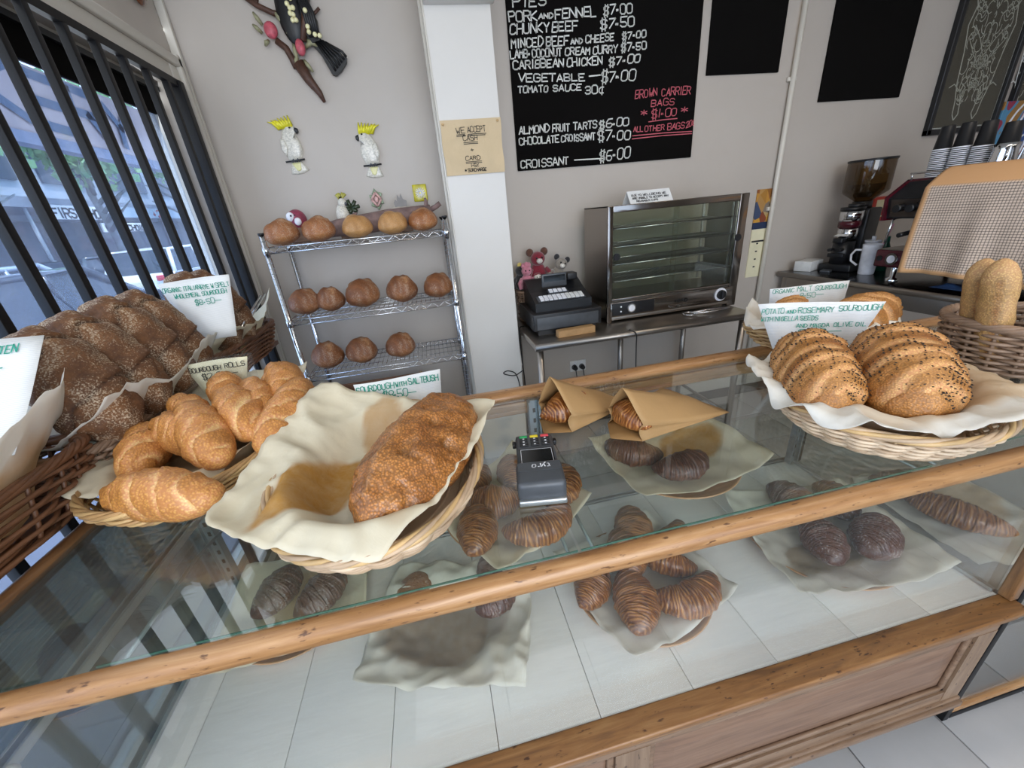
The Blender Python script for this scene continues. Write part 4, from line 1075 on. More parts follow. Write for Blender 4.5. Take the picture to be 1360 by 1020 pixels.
card('price_card', 'white card with teal lettering between the seeded loaves: POTATO AND ROSEMARY SOURDOUGH', (1.005, .845, 1.020), -.42, .30, .15, .185,
     [('POTATO', -.140, .160, .014, .055), ('AND', -.078, .160, .009, .022), ('ROSEMARY', -.050, .160, .014, .085), ('SOURDOUGH', .045, .162, .014, .098), ('WITH NIGELLA SEEDS', -.140, .140, .012, .14), ('AND MAGDA', -.05, .120, .010, .08), ('OLIVE OIL', .04, .120, .011, .075), ('8.50~', -.045, .098, .018, .10)], M['inkgreen'], M['card'], -.12, 7, .0017)
# B4b: malt basket behind
wicker('small_bread_basket', 'pale wicker basket with two scored malt loaves behind the potato basket', (1.23, 1.045, 1.013), .175, .115, .062, 1.25, M['straw'], 7, 22, rz=-.25)
liner2('basket_paper', 'creased cream paper lining the malt sourdough basket', (1.23, 1.045, 1.013), .18, .12, .014, .076, [(.965, 1.02, 1.10), (1.10, 1.19, 1.14), (1.48, 1.03, 1.13), (1.33, .88, 1.08)], M['paperw'], [(0, 0, .12, .1, 0, .5)], 21, 36, .010, rz=-.25)
ml = loaf_mesh(.25, .13, .12, slashes(4, .007, .5, .85, .12, 1.1), 80, 40, 2.3, .6, 16, .035)
o = ml.build('malt_loaf', M['golden']); tag(o, 'left scored golden malt loaf in the basket at the back rail', 'bread', 'malt loaves'); aim(o, (1.05, .985, 1.045), (1.19, 1.11, 1.055))
c = o.copy(); C.objects.link(c); c['label'] = 'right flour-dusted malt loaf in the basket at the back rail'; aim(c, (1.255, .985, 1.045), (1.42, 1.03, 1.055), .5); c.scale = (1.15, 1.15, 1)
card('price_card', 'white card behind the malt loaves: ORGANIC MALT SOURDOUGH', (1.30, 1.155, 1.05), -.25, .27, .25, .125,
     [('ORGANIC', -.125, .104, .014, .075), ('MALT', -.04, .104, .016, .05), ('SOURDOUGH', .02, .104, .015, .105), ('8.50~', -.03, .080, .017, .08)], M['inkgreen'], M['card'], -.1, 11, .0017)
# tall basket with the upright loaf
TB = wicker('tall_wicker_basket', 'grey wicker basket with upright loaves at the right edge', (1.525, .715, GZ), .134, .134, .125, 1.14, M['greywick'], 13, 18, rim=4, rimr=.008, r=.0055)
tb = loaf_mesh(.31, .066, .062, lambda t, a, P: (.004*math.exp(-((abs(t)-.75)/.25)**2)+noise.noise(P*80)*.0015, .95*max(math.exp(-(math.cos(a)/.30)**2), math.exp(-(math.sin(a)/.30)**2))*(.7+.6*noise.noise(P*30))*min(1, max(0, (.85-abs(t))*5))), 80, 36, 3.4, .7, 5, .05, .06).build('upright_loaf', M['tallbread'])
tag(tb, 'tall pale loaf standing upright in the grey basket', 'bread')
def stand(o, p0, p1, face):
    d = (V(p1)-V(p0)).normalized(); z = V(face)-d*V(face).dot(d); z.normalize(); y = z.cross(d)
    o.matrix_world = Matrix.Translation((V(p0)+V(p1))/2)@Matrix(((d.x, y.x, z.x), (d.y, y.y, z.y), (d.z, y.z, z.z))).to_4x4()
stand(tb, (1.452, .722, 1.010), (1.390, .738, 1.285), (-.8, -.45, .1))
tb2 = tb.copy(); C.objects.link(tb2); tb2['label'] = 'second upright loaf just behind the tall pale one'; stand(tb2, (1.495, .775, 1.01), (1.418, .782, 1.28), (-.8, -.3, .2))

# left shelf with the rye baskets
shf = thing('basket_ledge', 'dark narrow ledge along the window grille under the rye baskets', 'shelf', (-.885, 1.2, 1.0))
MB().bev(-.085, .060, -.92, .92, 0, .02, .003).build('ledge_board', M['brownwick'], shf)
MB().bev(-.10, -.085, -.9, -.88, -.02, .0, .002).bev(-.10, -.085, .7, .72, -.02, .0, .002).build('ledge_hook', M['black'], shf)
def rbasket(name, label, y, hl, x=-.872, wx=.088, h=.115, mat=None, z=1.021, rows=10, flare=1.18, **k):
    return wicker(name, label, (x, y, z), wx, hl, h, flare, mat, rows, 26, n=5, r=.0055, rim=4, rimr=.007, **k)
rbasket('long_wicker_basket', 'brown wicker basket at the left edge of the photo', .60, .27, mat=M['brownwick'], h=.12)
rbasket('rye_basket', 'grey-brown wicker basket holding four dark rye loaves', 1.17, .255, mat=M['greywick'], h=.09)
rbasket('far_wicker_basket', 'dark woven basket furthest back by the window, with a rye loaf', 1.72, .235, mat=M['brownwick'], h=.12, rows=13, flare=1.3)
liner('basket_paper', 'white paper inside the brown basket at the left edge', (-.872, .62, 1.03), .10, .28, .02, .10, .15, .30, 0, M['paperw'], [(.02, .12, .08, .14, 0, .8)], 31, 1.0, 30, .012, lift=((1.2, .5, .8),))
liner('basket_paper', 'white paper lining under the dark rye loaves', (-.862, 1.17, 1.03), .10, .26, .02, .075, .155, .29, 0, M['paperw'], [], 33, .9, 34, .010, lift=((-.9, .5, .3), (.7, .4, .6)))
liner('basket_paper', 'tan cloth-like paper rising at the end of the far basket', (-.872, 1.74, 1.03), .11, .25, .02, .10, .15, .28, 0, M['paper'], [], 35, .9, 28, .008, lift=((1.2, .5, .8),))
ryem = loaf_mesh(.345, .18, .115, slashes(2, .009, .30, .80, .04, .45), 100, 50, 2.4, .7, 8, .09)
ry = ryem.build('rye_loaf', M['rye'])
ryes = [((-.760, .985, 1.10), (-.930, 1.075, 1.33), 'frontmost floury dark rye loaf, leaning in the grey-brown basket'),
 ((-.765, 1.115, 1.11), (-.925, 1.175, 1.345), 'second floury rye loaf from the front, leaning behind the frontmost'),
 ((-.775, 1.245, 1.12), (-.925, 1.295, 1.36), 'third floury rye loaf from the front, tallest of the row'),
 ((-.785, 1.375, 1.12), (-.925, 1.42, 1.36), 'fourth floury rye loaf, partly behind the rye price card'),
 ((-.80, 1.625, 1.14), (-.915, 1.68, 1.38), 'rye loaf just behind the rye price card in the far basket'),
 ((-.80, 1.755, 1.14), (-.915, 1.80, 1.37), 'rearmost rye loaf in the far basket')]
for i, (p0, p1, lb) in enumerate(ryes):
    o = ry if i == 0 else ry.copy()
    if i: C.objects.link(o)
    tag(o, lb, 'bread', 'dark rye loaves by the window'); stand(o, p0, p1, (.60-.1*(i % 2), -.80, .30+.1*(i % 3))); o.scale = (.92, .90, .92)
    o.location = o.location+V((-.005, 0, -.01))
card('price_card', 'white card by the window: ORGANIC ITALIAN RYE WITH SPELT WHOLEMEAL SOURDOUGH $8.50', (-.762, 1.475, 1.198), .12, .205, .125, .200,
     [('ORGANIC ITALIAN', -.095, .168, .014, .105), ('RYE W/SPELT', .012, .166, .014, .082), ('WHOLEMEAL SOURDOUGH', -.07, .146, .013, .15), ('$8.50~', -.02, .118, .017, .075)], M['inkgreen'], M['card'], -.08, 12, .0018)
gcard = card('price_card', 'large white ruled card at the left edge, green lettering ending TEN', (-.885, .735, 1.195), .05, .25, .25, .25,
     [('GLUTEN', .030, .212, .018, .060), ('8~', .03, .172, .018, .040)], M['inkgreen'], M['card'], -.82, 14, .0025)

# ------------------------------------------------------------------ card terminal
tm = thing('card_terminal', 'grey card payment terminal lying upside-down to the viewer on the glass top', 'card terminal', (.150, .662, GZ), -.17+PI); tm.scale = (1, .9, 1)
# local: keys end at -y (away from viewer because turned), logo end +y
MB().bev(-.042, .042, -.105, .035, .0, .034, .008).bev(-.046, .046, .03, .112, .0, .046, .010).build('terminal_body', M['charcoal'], tm)
MB().bev(-.045, .045, .105, .120, .0, .012, .003).build('printer_lip', M['alu'], tm)
MB().box(-.036, .036, -.036, .026, .0341, .0352).build('screen', M['screen'], tm)
m = MB()
for a in ((-.033, .033, -.033, -.0322), (-.033, .033, .0222, .023), (-.033, -.0322, -.033, .023), (.0322, .033, -.033, .023)): m.box(a[0], a[1], a[2], a[3], .0352, .0355)
m.build('screen_border', M['white'], tm)
MB().box(-.042, .042, .038, .068, .0461, .0466).build('logo_plate', M['charcoal'], tm)
def flat_text(lines, Mx, w, mat, par, name='logo', seed=1): return writing(lines, Mx@RX(-PI/2), w, mat, par, name, seed, .0004)
flat_text([('tyro', -.022, .046-.0, .017, .036)], T(0, 0, .0467), .0024, M['white'], tm, 'maker_logo')
for j in range(4):
    for i in range(3):
        y = -.093+(3-j)*.0  # rows run from the far end
        y = -.052-.0125*j
        mt = M['black'] if j < 3 else (M['redkey'], M['yellow'], M['green'])[i]
        kx = -.024+.024*i
        k_ = MB().bev(kx-.009, kx+.009, y-.0045, y+.0045, .034, .0375, .0015).build('key', mt, tm)
        if j < 3: MB().box(kx-.002, kx+.002, y-.002, y+.002, .0375, .0378).build('key_number', M['white'], k_)
MB().bev(-.050, -.042, -.095, -.08, .012, .024, .002).bev(.042, .050, -.095, -.08, .012, .024, .002).build('side_button', M['black'], tm)

# ------------------------------------------------------------------ paper bags with croissants
cm = croissant_mesh(.165, .040, .85, 6.5, seed=1); cm2 = croissant_mesh(.15, .043, .55, 6, seed=4); cm3 = croissant_mesh(.17, .037, 1.1, 7.5, seed=7)
def bag(name, label, loc, rz, w=.16, d=.20, h=.085, tilt=0):
    b = thing(name, label, 'paper bag', loc, rz); b.rotation_euler = (tilt, 0, rz)
    # opening faces -y: gusset opened into a peaked mouth, closing to a flat tail
    def sec(v, k):
        t = v; hh = h*(1-t)**.75+.004; ww = w/2*(.55+.45*t)
        return hh, ww
    def topf(u, v):
        hh, ww = sec(v, 0); x = (-1+2*u)*ww; pk = 1-abs(-1+2*u)**1.2
        return (x, v*d+.012*(1-v)*pk*-1, .002+hh*(.35*(1-v)+.65*pk)+.003*noise.noise(V((u*4, v*5, rz))))
    def botf(u, v):
        hh, ww = sec(v, 0); return ((-1+2*u)*ww*1.0, v*d-.045*(1-v)*(1-abs(-1+2*u)), .001)
    MB().grid(14, 12, topf).build('bag_top', M['kraft'], b)
    MB().grid(6, 6, botf).build('bag_bottom', M['kraftin'], b)
    def side(sg):
        def f(u, v):
            hh, ww = sec(v, 0); zt = topf(0 if sg < 0 else 1, v)
            return (sg*ww-sg*.012*math.sin(u*PI)*(1-v), v*d+.0, .001+(zt[2]-.001)*u)
        return f
    MB().grid(5, 8, side(-1)).build('bag_side', M['kraft'], b); MB().grid(5, 8, side(1)).build('bag_side', M['kraft'], b)
    for o in b.children:
        sd = o.modifiers.new('s', 'SOLIDIFY'); sd.thickness = .0006
    return b
b1_ = bag('paper_bag', 'open brown paper bag with a croissant, left of the two by the back rail', (.240, .825, GZ+.001), -.98, .19, .22, .135)
b2_ = bag('paper_bag', 'long brown paper bag with a croissant tip showing, right of the two', (.385, .740, GZ+.001), -1.22, .20, .26, .115)
def cro(mesh_obj, label, group, loc, rz, tilt=0, sc=1, first=False):
    o = mesh_obj.copy(); C.objects.link(o); tag(o, label, 'croissant', group); o.location = loc; o.rotation_euler = (tilt, 0, rz); o.scale = (sc,)*3; return o
c0 = cm.build('croissant', M['croissant']); tag(c0, 'glossy croissant in the left brown paper bag', 'croissant', 'croissants in paper bags'); c0.location = (.275, .870, GZ+.003); c0.rotation_euler = (0, 0, .75)
c0d = cm.build('croissant', M['croissantdark'])
c1 = cro(c0, 'croissant tip in the right brown paper bag', 'croissants in paper bags', (.425, .765, GZ+.004), -1.75, 0, .85)
cA = cm2.build('croissant', M['croissant']); cB = cm3.build('croissant', M['croissant'])

# ------------------------------------------------------------------ trays inside the case
def tray(label, loc, r, rz=0):
    t = thing('round_tray', label, 'tray', loc, rz)
    MB().lathe([(0, 0), (r*.8, 0), (r*.97, .014), (r, .020), (r*.985, .022), (r*.94, .016), (r*.78, .005), (0, .005)], 48).build('tray_plate', M['plate'], t); return t
# shelf level trays (glass shelf top .7815)
SHZ = .782; FZ = .5255
tray('round wooden tray under the card terminal on the glass shelf', (.095, .805, SHZ), .168)
liner('tray_paper', 'cream paper under the croissants below the card terminal', (.095, .805, SHZ+.006), .16, .16, .002, .016, .165, .165, .5, M['paper'], [(0, 0, .1, .1, 0, .4)], 41, .3, 26, .006, lift=((1.2, .5, .5),))
G1 = 'croissants on the tray below the card terminal'
cro(cA, 'croissant pointing at the viewer, front left of the tray below the terminal', G1, (-.005, .715, SHZ+.012), 1.45, 0, 1.0)
cro(cB, 'croissant lying across the front right of the tray, tip beyond the terminal', G1, (.150, .700, SHZ+.012), .25, 0, 1.0)
cro(cA, 'croissant at the left of the tray, half hidden behind the front one', G1, (.055, .800, SHZ+.013), -.2, 0, 1.0)
cro(cB, 'dark croissant at the right of the terminal, raised tip', G1, (.235, .815, SHZ+.013), 1.1, 0, .95)
cro(cA, 'croissant directly left of the terminal keys', G1, (.120, .900, SHZ+.013), 1.5, 0, .95)
cro(cB, 'croissant at the back left of the tray near the big loaf basket', G1, (-.005, .905, SHZ+.013), .6, 0, .95)
tray('round wooden tray with two chocolate croissants on the glass shelf', (.600, .855, SHZ), .180)
liner('tray_paper', 'large yellowed paper on the tray of two chocolate croissants', (.610, .865, SHZ+.006), .17, .17, .002, .016, .215, .165, .1, M['paper'], [(.08, .04, .11, .075, .3, .9)], 43, .25, 32, .005, lift=((0, .5, .4),))
cro(c0d, 'front chocolate croissant on the shelf tray below the right bag', 'chocolate croissants', (.585, .795, SHZ+.012), .1, 0, .98)
cro(c0d, 'rear chocolate croissant on the shelf tray, partly under the bags', 'chocolate croissants', (.495, .895, SHZ+.012), -.75, 0, 1.0)
# case floor trays
tray('round wooden tray heaped with croissants in the middle of the case floor', (.420, .695, FZ), .185)
liner('tray_paper', 'white paper under the middle heap of croissants', (.420, .70, FZ+.006), .175, .175, .002, .018, .185, .175, .25, M['paperw'], [(.05, -.06, .1, .08, 0, .4)], 47, .3, 28, .008, lift=((.0, .5, .3),))
G2 = 'croissants heaped on the middle floor tray'
cro(cA, 'round-ended croissant pointing out at the front of the middle heap', G2, (.355, .620, FZ+.012), 1.35, 0, 1.15)
cro(cB, 'bright croissant with pale tip at the right front of the middle heap', G2, (.505, .615, FZ+.012), .10, 0, 1.08)
cro(cA, 'curled croissant at the left edge of the middle heap', G2, (.275, .700, FZ+.012), 1.0, 0, 1.0)
cro(cA, 'croissant in the centre of the middle heap', G2, (.395, .745, FZ+.035), 1.4, 0, 1.1)
cro(cB, 'croissant behind the bright pale-tipped one', G2, (.520, .740, FZ+.015), -1.2, 0, 1.05)
cro(cA, 'highest croissant of the middle heap, seen through the glass top', G2, (.450, .815, FZ+.04), 1.25, 0, 1.15)
cro(cB, 'croissant at the back right of the middle heap', G2, (.560, .800, FZ+.014), .3, 0, .9)
tray('round wooden tray with almond croissants at the right of the case floor', (1.000, .700, FZ), .200)
liner('tray_paper', 'wide stained paper under the almond croissants at the right', (1.005, .69, FZ+.006), .185, .185, .002, .018, .235, .195, -.12, M['papergrey'], [(-.06, -.07, .12, .06, 0, .8), (.0, -.11, .12, .05, 0, .6)], 53, .2, 34, .009, lift=((2.6, .5, .4),))
G3 = 'almond croissants on the right floor tray'
M['almond'] = crust('almond_croissant_crust', '#4a281b', '#663a26', '#80503a', '#3a2016', .75, 0, .35, '#cdc4bd', 60)
dA = cA.copy(); dA.data = cA.data.copy(); dA.data.materials.clear(); dA.data.materials.append(M['almond'])
cro(dA, 'front left almond croissant, round end to the viewer', G3, (.945, .650, FZ+.012), 1.2, 0, 1.1)
cro(dA, 'front right almond croissant, smooth and plump', G3, (1.085, .625, FZ+.012), .6, 0, 1.2)
cro(dA, 'rear left almond croissant with sugar dust, seen through the glass top', G3, (.995, .800, FZ+.012), 1.5, 0, 1.15)
cro(dA, 'rear right almond croissant with upright tip', G3, (1.120, .765, FZ+.014), 1.3, 0, 1.1)
liner('greaseproof_paper', 'crumpled greaseproof paper spread on the left of the case floor', (-.095, .715, FZ), .15, .14, .002, .03, .215, .175, -.25, M['papergrey'], [(-.04, -.02, .14, .09, -.2, .85), (.09, .0, .06, .07, 0, .5)], 59, -.02, 40, .014, lift=((.3, .5, .15),))
G4 = 'croissants on the crumpled greaseproof paper'
cro(dA, 'dusty croissant at the right side of the crumpled greaseproof paper', G4, (.025, .735, FZ+.010), .5, 0, .85)
cro(dA, 'small croissant with upright tip behind the dusty one on greaseproof paper', G4, (.015, .830, FZ+.010), 1.35, 0, .8)
bp_ = loaf_mesh(.10, .085, .035, None, 26, 20, 3, .5, 12, .1).build('flat_pastry', M['rounddark']); tag(bp_, 'small flat tan pastry at the back of the greaseproof paper', 'pastry'); bp_.location = (-.195, .835, FZ+.024); bp_.rotation_euler = (0, 0, .6)
liner('tray_paper', 'folded yellowish paper at the left of the case floor', (-.52, .905, FZ+.006), .17, .17, .002, .018, .19, .175, .1, M['paper'], [(0, 0, .1, .1, 0, .5)], 61, .2, 28, .008)
tray('round wooden tray at the left end of the case floor', (-.52, .90, FZ), .180)
cro(dA, 'left dark croissant on the leftmost floor tray', 'dark croissants on the leftmost tray', (-.585, .92, FZ+.012), 1.2, 0, 1.1)
cro(dA, 'right dark croissant on the leftmost floor tray', 'dark croissants on the leftmost tray', (-.455, .88, FZ+.012), 1.0, 0, 1.1)
# beyond the end glass
liner('tray_paper', 'translucent paper with a pastry in the glass case on the right', (1.475, .665, .521), .2, .2, .002, .01, .175, .195, -.1, M['paperw'], [(.08, .05, .1, .12, 0, .7)], 67, .1, 28, .010)
cr1 = croissant_mesh(.25, .042, .25, 9, seed=12).build('long_pastry', M['croissant']); tag(cr1, 'long reddish ridged pastry in the glass case on the right', 'pastry'); cr1.location = (1.405, .635, .532); cr1.rotation_euler = (0, 0, -1.15)
cro(dA, 'dusty croissant behind the long ridged pastry in the right glass case', None, (1.40, .785, .532), -.5, 0, 1.0)
liner('tray_paper', 'grey paper on the upper glass shelf of the right case', (1.50, .82, .780), .2, .2, .002, .01, .20, .15, .1, M['papergrey'], [], 71, .1, 24, .010)
cro(dA, 'dusty croissant on the upper glass shelf of the right case', None, (1.50, .76, .790), .4, 0, 1.0)
# remove the template meshes that only served as sources
for o in (c0d, cA, cB):
    bpy.data.objects.remove(o)

hr = thing('chrome_rods', 'pair of thin chrome rods leaning on the end of the far window basket', 'rods', (-.755, 1.78, 1.17))
for dy in (0, .05):
    MB().cyl((0, -.155+dy, .015), (0, .142+dy, .100), .0045, 8).build('rod', M['chrome'], hr)
# ------------------------------------------------------------------ coffee bench on the right
b2 = thing('coffee_bench', 'steel bench with the coffee machine and grinder at the right', 'bench', (2.95, 1.8, 0))
def bp2(mb, name, mat): return sp(mb, name, mat, b2)
KZ = .92
bp2(MB().bev(2.57, 3.35, .6, 2.575, .885, KZ, .006), 'bench_top', metalm('dark_steel', '#57595e', .2, (1, 30, 30)))
bp2(MB().cyl((2.570, .6, .9025), (2.570, 2.575, .9025), .0175, 14), 'rolled_edge', M['steel'])
for y in (.66, 2.52):
    for x in (2.60, 3.30): bp2(MB().bev(x-.02, x+.02, y-.02, y+.02, 0, .89, .003), 'leg', M['steel'])
bp2(MB().bev(2.59, 3.33, .62, 2.54, .40, .42, .003), 'under_shelf', M['steel'])
bp2(MB().bev(2.58, 2.60, .68, 2.50, .80, .885, .002), 'apron', M['steel'])

# grinder
gd = thing('coffee_grinder', 'black and chrome coffee grinder with smoky bean hopper', 'coffee grinder', (2.90, 2.36, KZ), -1.35)
MB().bev(-.10, .10, -.12, .16, 0, .05, .008).bev(-.075, .075, .0, .15, .05, .40, .012).build('grinder_body', M['black'], gd)
MB().cyl((0, -.06, .05), (0, -.06, .20), .062, 24).build('dose_tray', M['black'], gd)
MB().cyl((0, -.05, .21), (0, -.05, .29), .058, 24).cyl((0, -.05, .33), (0, -.05, .395), .066, 24).build('dosing_chamber', M['chrome'], gd)
MB().cyl((0, -.05, .29), (0, -.05, .33), .064, 24).build('chamber_band', M['maroon'], gd)
MB().cyl((0, -.05, .395), (0, -.05, .415), .068, 24).bev(-.03, .03, -.15, -.05, .195, .225, .006).cyl((0, -.02, .41), (0, -.02, .435), .045, 20).build('chamber_lid', M['black'], gd)
MB().bev(-.05, .05, -.14, -.12, .10, .125, .005).cyl((-.03, -.12, .15), (-.03, -.17, .15), .010).cyl((.03, -.12, .15), (.03, -.17, .15), .010).build('filter_fork', M['black'], gd)
MB().cyl((0, .04, .40), (0, .04, .445), .055, 20).build('hopper_collar', M['black'], gd)
MB().lathe([(.045, .445), (.12, .50), (.125, .51), (.125, .685)], 28, T(0, .04, 0)).build('bean_hopper', M['smoke'], gd)
MB().cyl((0, .04, .685), (0, .04, .697), .129, 28).build('hopper_lid', M['black'], gd)
MB().cyl((0, .04, .47), (0, .04, .55), .035, 20, .105).build('coffee_beans', plain('beans', '#3b2718', .5, 0, .5, 120, 1), gd)
MB().box(-.03, .05, -.03, .03, .0, .001, T(.0, -.12, .245)@RX(.2)).build('paper_note', M['card'], gd)

mg = thing('mug', 'tall white mug standing in front of the coffee machine', 'mug', (2.83, 2.145, KZ))
MB().lathe([(0, 0), (.040, 0), (.043, .006), (.049, .17), (.052, .190), (.049, .191), (.045, .17), (.040, .012), (0, .010)], 28).build('mug_body', M['white'], mg)
MB().tube([(-.030, .036, .155), (-.045, .065, .155), (-.052, .083, .125), (-.048, .080, .085), (-.03, .048, .055)], .0065, 8).build('handle', M['white'], mg)
sp_ = thing('spoon', 'pink handled stirrer standing in the white mug', 'utensil', (2.84, 2.13, KZ+.02)); MB().cyl((0, 0, 0), (.03, -.045, .29), .005, 8).build('stirrer_rod', plain('pink_plastic', '#d69aa8', .4), sp_)
nb = thing('napkin_box', 'small white paper box at the far corner of the coffee bench', 'box', (2.74, 2.50, KZ), .35)
MB().bev(-.09, .09, -.06, .05, 0, .07, .004).build('box_body', M['whiteplastic'], nb)
ph = thing('phone', 'small grey slab lying beside the white paper box', 'device', (2.76, 2.36, KZ), .5); MB().bev(-.05, .05, -.03, .03, 0, .014, .004).build('slab_body', M['charcoal'], ph)
rb = thing('red_carton', 'red printed packet on the back wall behind the coffee machine', 'packet', (3.37, YB, 1.20)); MB().bev(-.075, .065, -.03, 0, 0, .17, .004).build('carton', M['red'], rb)
MB().box(-.05, .03, -.032, -.0301, .09, .15).box(-.05, .03, -.032, -.0301, .03, .04).build('carton_print', M['cardy'], rb)
bt = thing('green_bottle', 'dark green bottle between the mug and the coffee machine', 'bottle', (3.00, 2.19, KZ)); MB().lathe([(0, 0), (.035, 0), (.037, .12), (.015, .18), (.013, .22), (0, .22)], 20).build('bottle_body', plain('green_glass', '#14503f', .15), bt)
jr = thing('lidded_jar', 'clear lidded jar standing behind the white mug', 'jar', (2.95, 2.24, KZ)); MB().lathe([(0, 0), (.042, 0), (.044, .14), (.044, .185)], 20).build('jar_body', M['clearplastic'], jr); MB().cyl((0, 0, .185), (0, 0, .20), .046, 20).cyl((0, 0, .2), (0, 0, .225), .012).build('jar_lid', M['white'], jr)

# espresso machine, front towards -x
em = thing('espresso_machine', 'black and maroon espresso machine under a draped cloth', 'coffee machine', (2.66, 1.15, KZ))
LY = .86
MB().bev(.03, .56, 0, LY, .08, .18, .010).build('drip_base', M['maroon'], em)
MB().box(.03, .50, .02, LY-.02, .180, .186).build('drip_tray', M['steel'], em)
MB().bev(.20, .54, .03, LY-.03, .186, .356, .004).build('back_panel', M['steel'], em)
m = MB(); m.prism([(.02, .355), (.0, .465), (.12, .543), (.56, .543), (.56, .355)], LY, None); m.build('upper_body', M['black'], em)
MB().add([(.016, .03, .365), (.016, LY-.03, .365), (-.001, LY-.03, .457), (-.001, .03, .457)], [(0, 1, 2, 3)]).build('control_face', metalm('face_steel', '#6b6460', .3), em)
for y0 in (.0, LY-.012): MB().prism([(.53, .345), (.12, .345), (.0, .345), (-.012, .470), (.12, .556), (.57, .556), (.57, .10), (.53, .10)], .014, T(0, y0-.001, 0)).build('side_cheek', M['maroon'], em)
for y in (LY-.09, LY-.155): 
    MB().cyl((.008, y, .415), (-.035, y, .410), .020, 16).build('steam_knob', M['black'], em)
for y in (.25, .55, .72):
    g = MB().cyl((.11, y, .356), (.11, y, .296), .036, 20).build('group_head', M['chrome'], em)
    MB().cyl((.10, y, .285), (-.03, y, .27), .013, 12).build('filter_handle', M['black'], g)
for y in (.06, LY-.05): MB().tube([(.05, y, .357), (.02, y, .345), (.015, y+.005, .22)], .006).build('steam_wand', M['chrome'], em)
pg_ = MB().cyl((.031, LY-.10, .130), (.020, LY-.10, .130), .033, 24).build('pressure_gauge', M['chrome'], em); MB().cyl((.0205, LY-.10, .13), (.0185, LY-.10, .13), .022, 20).build('gauge_face', M['white'], pg_)
MB().cyl((.031, LY-.03, .13), (.026, LY-.03, .13), .016, 18).build('rocker_switch', M['black'], em)
for y in (.08, LY-.10):
    for x in (.07, .50): MB().lathe([(.03, 0), (.03, .012), (.014, .02), (.016, .085)], 18, T(x, y, 0)).build('machine_foot', M['chrome'], em)
# cup rail
MB().tube([(.10, .02, .585), (.10, LY-.02, .585)], .005).build('cup_rail', M['chrome'], em)
MB().tube([(.55, .02, .585), (.55, LY-.02, .585)], .005).build('cup_rail', M['chrome'], em)
MB().cyl((.10, .03, .55), (.10, .03, .585), .004, 8).cyl((.10, LY-.03, .55), (.10, LY-.03, .585), .004, 8).build('rail_post', M['chrome'], em)
# towel
def towelm():
    m, nt, b = newmat('checked_cloth'); co = coords(nt)
    def ch(axis):
        w = nd(nt, 'ShaderNodeTexWave', Scale=26.0, bands_direction=axis, Distortion=.6); nt.links.new(co, w.inputs['Vector'])
        return ramp(nt, w.outputs['Fac'], [(.0, '#8f8a90'), (.16, '#8f8a90'), (.30, '#ffffff')])
    base = mixc(nt, .75, '#dcc8b4', ch('Y'), 'MULTIPLY'); base = mixc(nt, .75, base, ch('Z'), 'MULTIPLY')
    at = nd(nt, 'ShaderNodeAttribute', attribute_name='tone'); base = mixc(nt, at.outputs['Fac'], base, '#d9a877')
    nt.links.new(base, b.inputs['Base Color']); b.inputs['Roughness'].default_value = .9
    bump(nt, noi(nt, co, 30, 4), .3, .004, b); return m
vs = []; tone = []; nx, ny = 40, 40
for j in range(ny+1):
    v = j/ny
    for i in range(nx+1):
        u = i/nx
        # path: along the top then down the front, flaring outwards
        s_ = v*.82
        if s_ < .22: px_, pz_ = .125-s_*.62, .590-.088*(s_/.22)**1.3
        else:
            q = (s_-.22)/.60; px_ = -.011-.022*math.sin(q*PI*.55); pz_ = .502-q*.435
        w0, w1 = .03, .690
        yy = w1-(w1-w0)*u-.02*v
        f = max(0, v-.28)
        px_ += -.016*f*math.sin(u*15+2*v)*1.2-.010*f*math.sin(u*31+1)
        pz_ += -.03*u*f+.012*math.sin(u*4)*f
        vs.append((px_, yy, pz_)); tone.append(1. if (j > ny-2 or i < 1.5 or i > nx-1.5 or v < .27) else 0.)
tw = MB().add(vs, [(j*(nx+1)+i, j*(nx+1)+i+1, (j+1)*(nx+1)+i+1, (j+1)*(nx+1)+i) for j in range(ny) for i in range(nx)], True, None, tone).build('tea_towel', towelm())
tw.location = (2.645, 1.125, KZ+.01); tag(tw, 'checked cream cloth with tan border hanging over the front of the coffee machine', 'cloth')
sd = tw.modifiers.new('s', 'SOLIDIFY'); sd.thickness = .002
bl = MB().grid(14, 10, lambda u, v: (.0+u*.16, v*.22, .004+.03*max(0, noise.noise(V((u*3, v*3, 2))))*math.sin(u*PI)*math.sin(v*PI)*3)).build('blue_cloth', plain('blue_cloth', '#2a4a78', .9), None, (2.66, 1.45, KZ+.001)); tag(bl, 'crumpled dark blue cloth under the hanging checked cloth', 'cloth')
# takeaway cups, nested upside down: every cup its own thing
CUPZ = KZ+.557
cup = MB().lathe([(.039, .0), (.0405, .001), (.0405, .004), (.0385, .0045), (.029, .095), (.027, .097), (0, .0965)], 20).build('takeaway_cup', M['black'])
MB().lathe([(.0385, -.0005), (.0415, .0), (.0418, .003), (.040, .0048)], 20).build('cup_rim', M['white'], cup)
stacks = [(2.94, 1.995, 15, 'first'), (2.95, 1.910, 15, 'second'), (2.96, 1.825, 14, 'third')]
n_ = 0
for sx, sy, cnt, nm in stacks:
    for k in range(cnt):
        where = 'topmost black cup of' if k == cnt-1 else 'white-rimmed cup nested in'
        lb = f'{where} the {nm} stack from the left on the coffee machine'
        if n_ == 0: o = cup; o['label'] = lb
        else: o = clone(cup, lb)
        o.location = (sx, sy, CUPZ+k*.0096); tag(o, None, 'cup', f'nested cups in the {nm} stack'); o.scale = (1, 1, 1.22 if k == cnt-1 else 1); n_ += 1
o = clone(cup, 'upturned black cup resting in the steel milk jug'); o.location = (2.94, 1.715, CUPZ+.112); tag(o, None, 'cup'); o['group'] = 'cups in jugs'; o.scale = (1.05, 1.05, 1.1)
